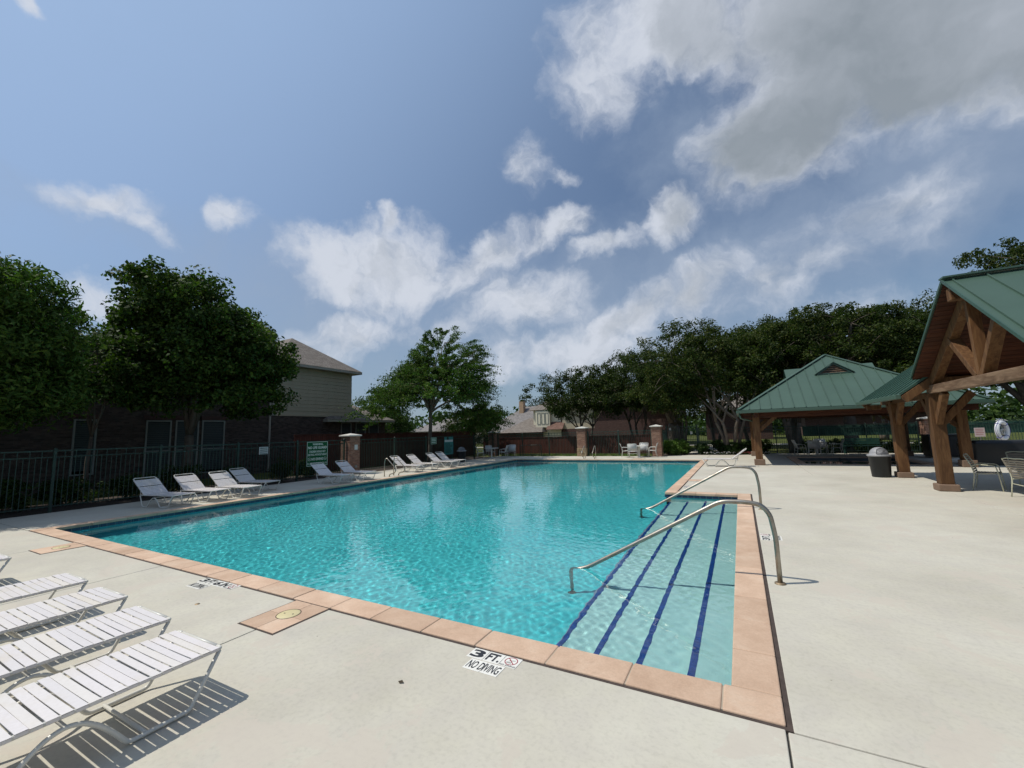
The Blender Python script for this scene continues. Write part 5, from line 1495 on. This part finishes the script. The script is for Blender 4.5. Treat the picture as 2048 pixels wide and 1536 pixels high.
for k in range(3): part('back_slat', MB().box(-.85, .85, .19+k*.012, .215+k*.012, .54+k*.12, .64+k*.12), M['bench'], bn)

# dead leaf and a cap on the near deck
t = link('dead_leaf', MB().add([(0, 0, .003), (.03, .012, .012), (.055, 0, .006), (.028, -.016, .004), (.03, 0, .001)], [(0, 4, 1), (4, 2, 1), (0, 3, 4), (4, 3, 2)]).mesh('dead_leaf', M['leaf_dead']), None, (-2.15, -.98, 0.002), label='single dead leaf lying on the deck below the 3 FT marker', category='leaf')
t = thing('floor_anchor', 'small metal cap set in the deck between the marker and the near pad', 'anchor cap', (-5.25, -.86, 0))
part('cap_plate', MB().lathe([(0, .008), (.018, .007), (.026, 0)], 20), M['brass'], t)

# ================================================================== trees and plants
def fib_dirs(r, n):
    v = r.normal(size=(n, 3)); return v/np.linalg.norm(v, axis=1)[:, None]
def lumpy(r):
    """smooth random function on directions: makes crowns uneven"""
    K = fib_dirs(r, 9); A = r.uniform(-.16, .16, 9); P = r.uniform(2.0, 4.5, 9)
    return lambda d: 1+sum(a*np.cos(p*(d@k)+i) for i, (k, a, p) in enumerate(zip(K, A, P)))
def crown_clumps(r, c, rad, n, lump, flat=.75, inner=.35):
    """clump centres through an uneven ellipsoid, denser near its skin, few below"""
    d = fib_dirs(r, n*3); d = d[d[:, 2] > -flat][:n]
    rr = (inner**3+(1-inner**3)*r.random(len(d)))**(1/3.)
    rr *= lump(d)
    return np.array(c)+d*rr[:, None]*np.array(rad), d
def leaf_mesh(name, r, C, D, cr, per, size, mat, droop=0.0, aspect=.55, flatten=.75, along=0.0):
    n = len(C)*per
    idx = np.repeat(np.arange(len(C)), per)
    off = r.normal(size=(n, 3)); off /= np.linalg.norm(off, axis=1)[:, None]
    off *= (r.random(n)**.45)[:, None]*cr*(.65+.7*r.random(len(C)))[idx][:, None]
    off[:, 2] *= flatten
    if along:
        s = off@np.array([1, 1, 0])*0
        out = D[idx]*1.0; out[:, 2] *= .2
        t = r.normal(size=n)*along
        off = off*.5+out*t[:, None]
        off[:, 2] -= np.abs(t)*.45*along
    P = C[idx]+off
    nrm = off/ (np.linalg.norm(off, axis=1)[:, None]+1e-6)*.55+r.normal(size=(n, 3))*.55+np.array([0, 0, .45-droop])
    nrm /= np.linalg.norm(nrm, axis=1)[:, None]
    t = np.cross(nrm, r.normal(size=(n, 3))); t /= np.linalg.norm(t, axis=1)[:, None]
    t[:, 2] -= droop*.6; t /= np.linalg.norm(t, axis=1)[:, None]
    b = np.cross(nrm, t)
    L = size*(.65+.7*r.random(n))[:, None]
    w = L*aspect
    v0 = P-t*L*.5; v1 = P+b*w*.5+nrm*L*.06; v2 = P+t*L*.5-nrm*L*.10; v3 = P-b*w*.5+nrm*L*.06
    V = np.stack([v0, v1, v2, v3], 1).reshape(-1, 3)
    m = bpy.data.meshes.new(name)
    m.vertices.add(len(V)); m.vertices.foreach_set('co', V.ravel())
    m.loops.add(n*4); m.loops.foreach_set('vertex_index', np.arange(n*4))
    m.polygons.add(n); m.polygons.foreach_set('loop_start', np.arange(0, n*4, 4))
    m.update(calc_edges=True); m.materials.append(mat)
    return m
def limb_path(r, a, b, bend=.12, n=7):
    a, b = np.array(a, float), np.array(b, float); L = np.linalg.norm(b-a)
    mid = (a+b)/2+np.array([0, 0, .18*L])*.4+r.normal(size=3)*bend*L*.25
    mid[2] += .06*L
    out = []
    for i in range(n):
        t = i/(n-1); out.append(a*(1-t)**2+mid*2*t*(1-t)+b*t*t)
    k = r.normal(size=(n, 3))*L*.006; k[0] = k[-1] = 0
    return [Vector(p+q) for p, q in zip(out, k)]
def tree(name, label, base, h_fork, crown_c, crown_r, seed, leaf, bark, n_clump=260, per=90, size=.13, cr=.42, trunks=1, tr=.16, n_limb=9, spread=.3, droop=0., aspect=.55, along=0., flat=.72, group=None, inner=.35, extra=None):
    """crown centre relative to the base"""
    r = np.random.default_rng(seed)
    t = thing(name, label, 'tree', base)
    if group: t['group'] = group
    lump = lumpy(r)
    C, D = crown_clumps(r, crown_c, crown_r, n_clump, lump, flat, inner)
    if extra is not None:
        for ec, er, en in extra:
            C2, D2 = crown_clumps(r, ec, er, en, lumpy(r), .9, .3); C = np.concatenate([C, C2]); D = np.concatenate([D, D2])
    link('crown', leaf_mesh('crown', r, C, D, cr, per, size, M[leaf], droop, aspect, .75, along), t)
    forks = []
    for k in range(trunks):
        a = 2*math.pi*k/max(1, trunks)+r.random()
        foot = (spread*.25*math.cos(a)*(trunks > 1), spread*.25*math.sin(a)*(trunks > 1), -.1)
        top = (spread*math.cos(a)*(1 if trunks > 1 else .15), spread*math.sin(a)*(1 if trunks > 1 else .15), h_fork*r.uniform(.9, 1.1))
        P = limb_path(r, foot, top, .06, 7)
        R_ = [tr*(1.35 if i == 0 else 1-.28*i/6) for i in range(7)]
        part('trunk', MB().tube(P, R_, 9), M[bark], t)
        forks.append((Vector(P[-1]), a))
    limb_pts = []
    for k in range(n_limb):
        f, a0 = forks[k % len(forks)]
        cands = r.integers(0, len(C), 6)
        best = max(cands, key=lambda i: (C[i]-np.array(f))@np.array([math.cos(a0+6.28*k/n_limb)*.6, math.sin(a0+6.28*k/n_limb)*.6, 1.1]))
        tgt = np.array(f)*.15+C[best]*.85
        P = limb_path(r, f, tgt, .14, 8)
        part('limb', MB().tube(P, [tr*.55*(1-.8*i/7) for i in range(8)], 7), M[bark], t)
        limb_pts += P[2:]
    LP = np.array([tuple(p) for p in limb_pts])
    mb = MB()
    for i in r.choice(len(C), min(len(C), 110), replace=False):
        q = LP[np.argmin(((LP-C[i])**2).sum(1))]
        if np.linalg.norm(q-C[i]) < .3: continue
        P = limb_path(r, q, C[i], .12, 4)
        mb.tube(P, [.022, .017, .012, .006], 4)
    o = part('twigs', mb, M[bark], t); o['kind'] = 'stuff'
    return t

# left side
tree('broadleaf_tree', 'dense dark round crowned tree over the left loungers', (-19.3, 5.1, 0), 2.2, (0, .4, 5.55), (2.4, 2.6, 2.75), 14, 'leaf_a', 'bark',
     n_clump=520, per=120, size=.135, cr=.50, trunks=1, tr=.2, n_limb=12, aspect=.75, extra=[((.3, 2.3, 4.0), (1.4, 1.3, 1.4), 70), ((.0, -1.5, 4.3), (1.5, 1.3, 1.5), 70), ((.8, .3, 4.1), (1.6, 1.6, .9), 60), ((1.7, .3, 5.2), (1.4, 2.1, 1.5), 110), ((-.1, 1.9, 6.7), (1.5, 1.3, 1.25), 80), ((-.1, -1.3, 6.4), (1.3, 1.0, 1.1), 50)])
tree('ash_tree', 'feathery leaved pale green tree filling the left frame edge', (-18.9, -1.2, 0), 2.4, (.1, .3, 4.8), (2.4, 2.4, 2.3), 21, 'leaf_b', 'bark',
     n_clump=430, per=120, size=.17, cr=.55, tr=.16, n_limb=10, aspect=.32, droop=.25, extra=[((.9, 1.6, 3.4), (1.6, 1.4, 1.1), 80), ((.3, -2.3, 4.6), (2.4, 2.0, 2.4), 120), ((1.2, .2, 3.1), (1.6, 2.2, .8), 80)])
tree('young_oak', 'small thin trunked tree with sparse leaves between the two big left trees', (-19.6, 2.3, 0), 2.2, (0, 0.1, 4.0), (1.5, 1.4, 1.5), 23, 'leaf_a', 'bark',
     n_clump=80, per=90, size=.13, cr=.45, tr=.07, n_limb=6)
tree('pecan_tree', 'spreading tree with arching feathery branches and open crown behind the teal board', (-17.95, 18.4, 0), 2.95, (.1, .5, 4.75), (3.7, 4.2, 3.55), 31, 'leaf_b', 'bark_pale',
     n_clump=640, per=90, size=.16, cr=.42, tr=.15, n_limb=15, aspect=.34, droop=.45, along=.42, flat=.28, inner=.45, extra=[((1.0, 4.6, 3.0), (1.7, 2.6, 1.2), 130), ((-.6, -3.0, 3.9), (1.9, 1.6, 1.3), 60)])
tree('cedar_tree', 'dark bushy tree behind the wing of the brick house', (-27.5, 23.5, 0), 1.2, (0, 0, 3.0), (3.0, 3.2, 2.4), 37, 'leaf_d', 'bark',
     n_clump=200, per=70, size=.16, cr=.5, tr=.15, n_limb=6, flat=.9)
tree('shrub_tree', 'low rounded tree under the drooping branches of the open crowned one', (-21.5, 29.0, 0), 1.0, (0, 0, 2.4), (2.6, 2.2, 1.7), 41, 'leaf_c', 'bark',
     n_clump=170, per=70, size=.14, cr=.42, tr=.12, n_limb=6, flat=.9)
# right side: crape myrtles and oaks beyond the fence
GT = 'dark leaved trees beyond the far fence'
T0 = tree('crape_myrtle', 'many stemmed tree leaning from the flower bed beside the far pavilion', (-.35, 27.35, 0), 2.2, (-1.0, .4, 5.6), (4.1, 3.5, 3.0), 51, 'leaf_c', 'bark_pale',
     n_clump=430, per=85, size=.14, cr=.45, trunks=6, tr=.115, n_limb=16, spread=.85, aspect=.6, extra=[((-3.2, .2, 3.9), (1.9, 1.9, 1.4), 110), ((1.8, .3, 6.5), (2.0, 2.0, 2.0), 80)])
T1 = tree('crape_myrtle', 'tree with three pale stems standing behind the far left pavilion post', (3.2, 29.4, 0), 2.0, (.4, .2, 6.4), (3.9, 3.6, 3.3), 53, 'leaf_c', 'bark_pale',
     n_clump=380, per=85, size=.15, cr=.5, trunks=3, tr=.15, n_limb=11, spread=.6, aspect=.6)
T2 = tree('live_oak', 'dark oak with heavy trunk seen through the middle of the far pavilion', (6.6, 31.5, 0), 2.6, (.2, 0, 7.0), (4.2, 4.2, 3.6), 57, 'leaf_c', 'bark',
     n_clump=380, per=85, size=.16, cr=.52, trunks=1, tr=.42, n_limb=9, aspect=.6)
T3 = tree('live_oak', 'trees behind the left brick pillar with three slim forked trunks', (-11.6, 31.5, 0), 1.9, (.3, 0, 4.7), (4.4, 3.6, 2.5), 61, 'leaf_c', 'bark',
     n_clump=360, per=80, size=.15, cr=.48, trunks=3, tr=.12, n_limb=10, spread=.75, aspect=.6)
def more(root, loc, deg, lab, sc=(1, 1, 1)):
    c = dup(root, loc, math.radians(deg), lab); c.scale = sc; c['group'] = GT; return c
for x in (T0, T1, T2, T3): x['group'] = GT
more(T3, (-7.6, 33.5, 0), 120, 'tree whose crown rises above the roof right of the left brick pillar', (1.0, 1.0, 1.16))
more(T1, (-4.1, 34.5, 0), 70, 'shadowed tree behind the gate and the bright bush', (.95, .95, .92))
more(T3, (-1.8, 37.0, 0), 210, 'shadowed tree with dark trunks seen through the fence right of the gate', (1.1, 1.1, 1.35))
more(T1, (9.7, 34.5, 0), 200, 'tall tree above the right slope of the far pavilion', (1.05, 1.05, 1.0))
more(T2, (12.6, 37.5, 0), 100, 'tall tree whose crown meets the steep gable rake', (1.0, 1.0, 1.06))
more(T1, (1.0, 39.5, 0), 300, 'tall tree filling the gap above the leaning many stemmed tree', (1.15, 1.15, 1.18))
more(T2, (4.6, 42.0, 0), 15, 'back row tree behind the ridge of the far pavilion', (1.1, 1.1, 1.12))
more(T2, (15.5, 33.0, 0), 250, 'park tree seen below the tie beam of the near pavilion', (.9, .9, .8))
more(T1, (19.0, 36.0, 0), 30, 'park tree behind the life ring', (.95, .95, .85))
more(T2, (23.5, 46.0, 0), 320, 'very tall tree whose top shows above the near pavilion roof', (1.25, 1.25, 1.72))
more(T3, (23.0, 33.0, 0), 90, 'low park tree at the right frame edge', (1, 1, 1.1))
more(T1, (13.0, 52.0, 0), 130, 'park tree far back between the pavilions', (1.1, 1.1, .95))
more(T2, (-6.5, 46.0, 0), 60, 'back row tree left of the leaning many stemmed tree', (1.0, 1.0, .82))
more(T3, (-30.0, 66.0, 0), 0, 'far off tree behind the grey roofed houses', (1, 1, 1.0))

# wooded band far behind the park: nobody could count it
r = np.random.default_rng(77)
n = 520
ang = r.uniform(-1.05, 1.25, n); dist = r.uniform(85, 125, n)
C = np.stack([dist*np.sin(ang), dist*np.cos(ang), r.uniform(.5, 5.2, n)*(1+.25*np.sin(ang*9))], 1); Dn = C/np.linalg.norm(C, axis=1)[:, None]
link('far_woodland', leaf_mesh('far_woodland', r, C, Dn, 3.4, 110, .85, M['leaf_d'], aspect=.7), None, kind='stuff')

def bush(name, label, loc, rad, seed, leaf, n=60, per=60, size=.07, cr=.18, group='shrubs round the pool', cat='bush'):
    r = np.random.default_rng(seed)
    t = thing(name, label, cat, loc, 0, group)
    C, D = crown_clumps(r, (0, 0, rad[2]*.95), rad, n, lumpy(r), .95, .2)
    C[:, 2] = np.maximum(C[:, 2], .06)
    link('foliage', leaf_mesh('foliage', r, C, D, cr, per, size, M[leaf], aspect=.55), t)
    mb = MB()
    for i in range(0, len(C), 4): mb.tube([(C[i][0]*.1, C[i][1]*.1, -.02), (C[i][0]*.6, C[i][1]*.6, C[i][2]*.6), tuple(C[i])], [.012, .009, .005], 4)
    o = part('stems', mb, M['bark'], t); o['kind'] = 'stuff'
    return t
bush('leafy_bush', 'bright green bush at the foot of the right brick pillar', (-3.95, 25.9, 0), (.62, .5, .52), 1, 'leaf_bush', 70, 70, .09, .2)
bush('leafy_bush', 'smaller bright bush beside the gate, behind the larger one', (-3.25, 26.8, 0), (.45, .4, .50), 2, 'leaf_bush', 50, 60, .09, .18)
for i, (x, y, rx, h, lab) in enumerate([(-1.95, 26.9, .5, .38, 'first low dark bush right of the gate'), (-1.0, 27.3, .6, .45, 'low dark bush left of the leaning tree'), (-.3, 26.8, .45, .36, 'low dark bush at the foot of the leaning tree'),
                                 (.55, 27.2, .6, .48, 'dark bush just right of the leaning tree'), (1.35, 27.4, .5, .5, 'dark bush behind the far left pavilion post')]):
    bush('hedge_bush', lab, (x, y, -.02), (rx, .4, h), 10+i, 'leaf_d', 55, 60, .08, .17)
bush('round_bush', 'clipped grey green round bush behind the fence left of the warning sign', (-17.7, 8.0, 0), (.5, .5, .5), 31, 'leaf_c', 80, 60, .05, .12)
bush('round_bush', 'second round bush behind the fence in deep shade', (-17.8, 6.0, 0), (.45, .5, .45), 32, 'leaf_d', 60, 60, .05, .12)
for i, (y, where) in enumerate([(-3.2, 'at the left frame edge, below the feathery tree'), (-1.6, 'just inside the left frame edge'), (0.2, 'level with the shaded pool corner'), (1.6, 'left of the first reclined lounger'),
                               (3.0, 'straight behind the first reclined lounger'), (4.4, 'behind the second reclined lounger'), (9.8, 'between the warning sign and the pillar')]):
    bush('fence_shrub', 'dark shrub behind the left fence, '+where, (-18.3-.4*(i % 2), y, -.05), (.6, .7, .45), 60+i, 'leaf_d', 50, 45, .09, .18, 'dark shrubs behind the left fence')
for i, where in enumerate(('at the table under the pavilion back', 'right of that table', 'at the left end of the bench', 'at the right end of the bench', 'by the pale capped pillar')):
    bush('park_shrub', 'dark shrub behind the right fence, '+where, (4.0+i*1.35, 28.8+.2*(i % 2), -.05), (.6, .5, .42), 80+i, 'leaf_d', 45, 50, .09, .18, 'dark shrubs behind the right fence')
# bedding flowers along the edge of the bed
rf = random.Random(9)
for i in range(12):
    x = -1.8+i*.3; y = 26.42+.10*math.sin(i*1.3)+(0.18 if x > .8 else 0) - (.12 if x < -1 else 0)
    red = i in (6, 7, 8)
    t = thing('bedding_flower', ('clump of red bedding flowers at the trunk of the leaning tree' if red else 'clump of white bedding flowers along the bed edge'), 'flowers', (x, y, -.02), 0, 'red bedding flowers' if red else 'white bedding flowers')
    r = np.random.default_rng(200+i)
    C = r.normal(size=(7, 3))*np.array([.07, .05, .02])+np.array([0, 0, .09]); D = C/np.linalg.norm(C, axis=1)[:, None]
    link('petals', leaf_mesh('petals', r, C+np.array([0, 0, .05]), D, .05, 14, .045, M['petal_r' if red else 'petal_w'], aspect=.9), t)
    link('leaves', leaf_mesh('leaves', r, C, D, .07, 20, .06, M['leaf_d'], aspect=.5), t)
# bed soil and the strips behind the fences
bed = part('flower_bed', MB().prism([(-4.6, 24.95, -.08), (-3.5, 25.55, -.08), (-2.5, 26.05, -.08), (-.6, 26.05, -.08), (.7, 26.3, -.08), (1.4, 26.9, -.08), (1.75, 28.3, -.08), (-4.6, 28.3, -.08)], (0, 0, .065)), M['mulch']); bed['kind'] = 'structure'
bed2 = part('planting_strip', MB().box(-19.6, -16.43, -9, 25, -.084, -.055).box(-16.42, -4.6, 24.86, 25.3, -.084, -.05), M['mulch']); bed2['kind'] = 'structure'
pth = part('park_path', MB().box(-60, 60, 43.0, 45.2, -.084, -.06).box(-3.2, -1.4, 28.2, 42.99, -.084, -.061), M['walk']); pth['kind'] = 'structure'
# grass blades and weeds at the foot of the far pickets
r = np.random.default_rng(5)
n = 420
C = np.stack([r.uniform(-16.3, -5.2, n), 25.0+r.normal(size=n)*.12, r.uniform(.0, .10, n)], 1)
link('weeds', leaf_mesh('weeds', r, C, C/np.linalg.norm(C, axis=1)[:, None], .09, 10, .10, M['leaf_bush'], aspect=.25, flatten=1), None, kind='stuff')
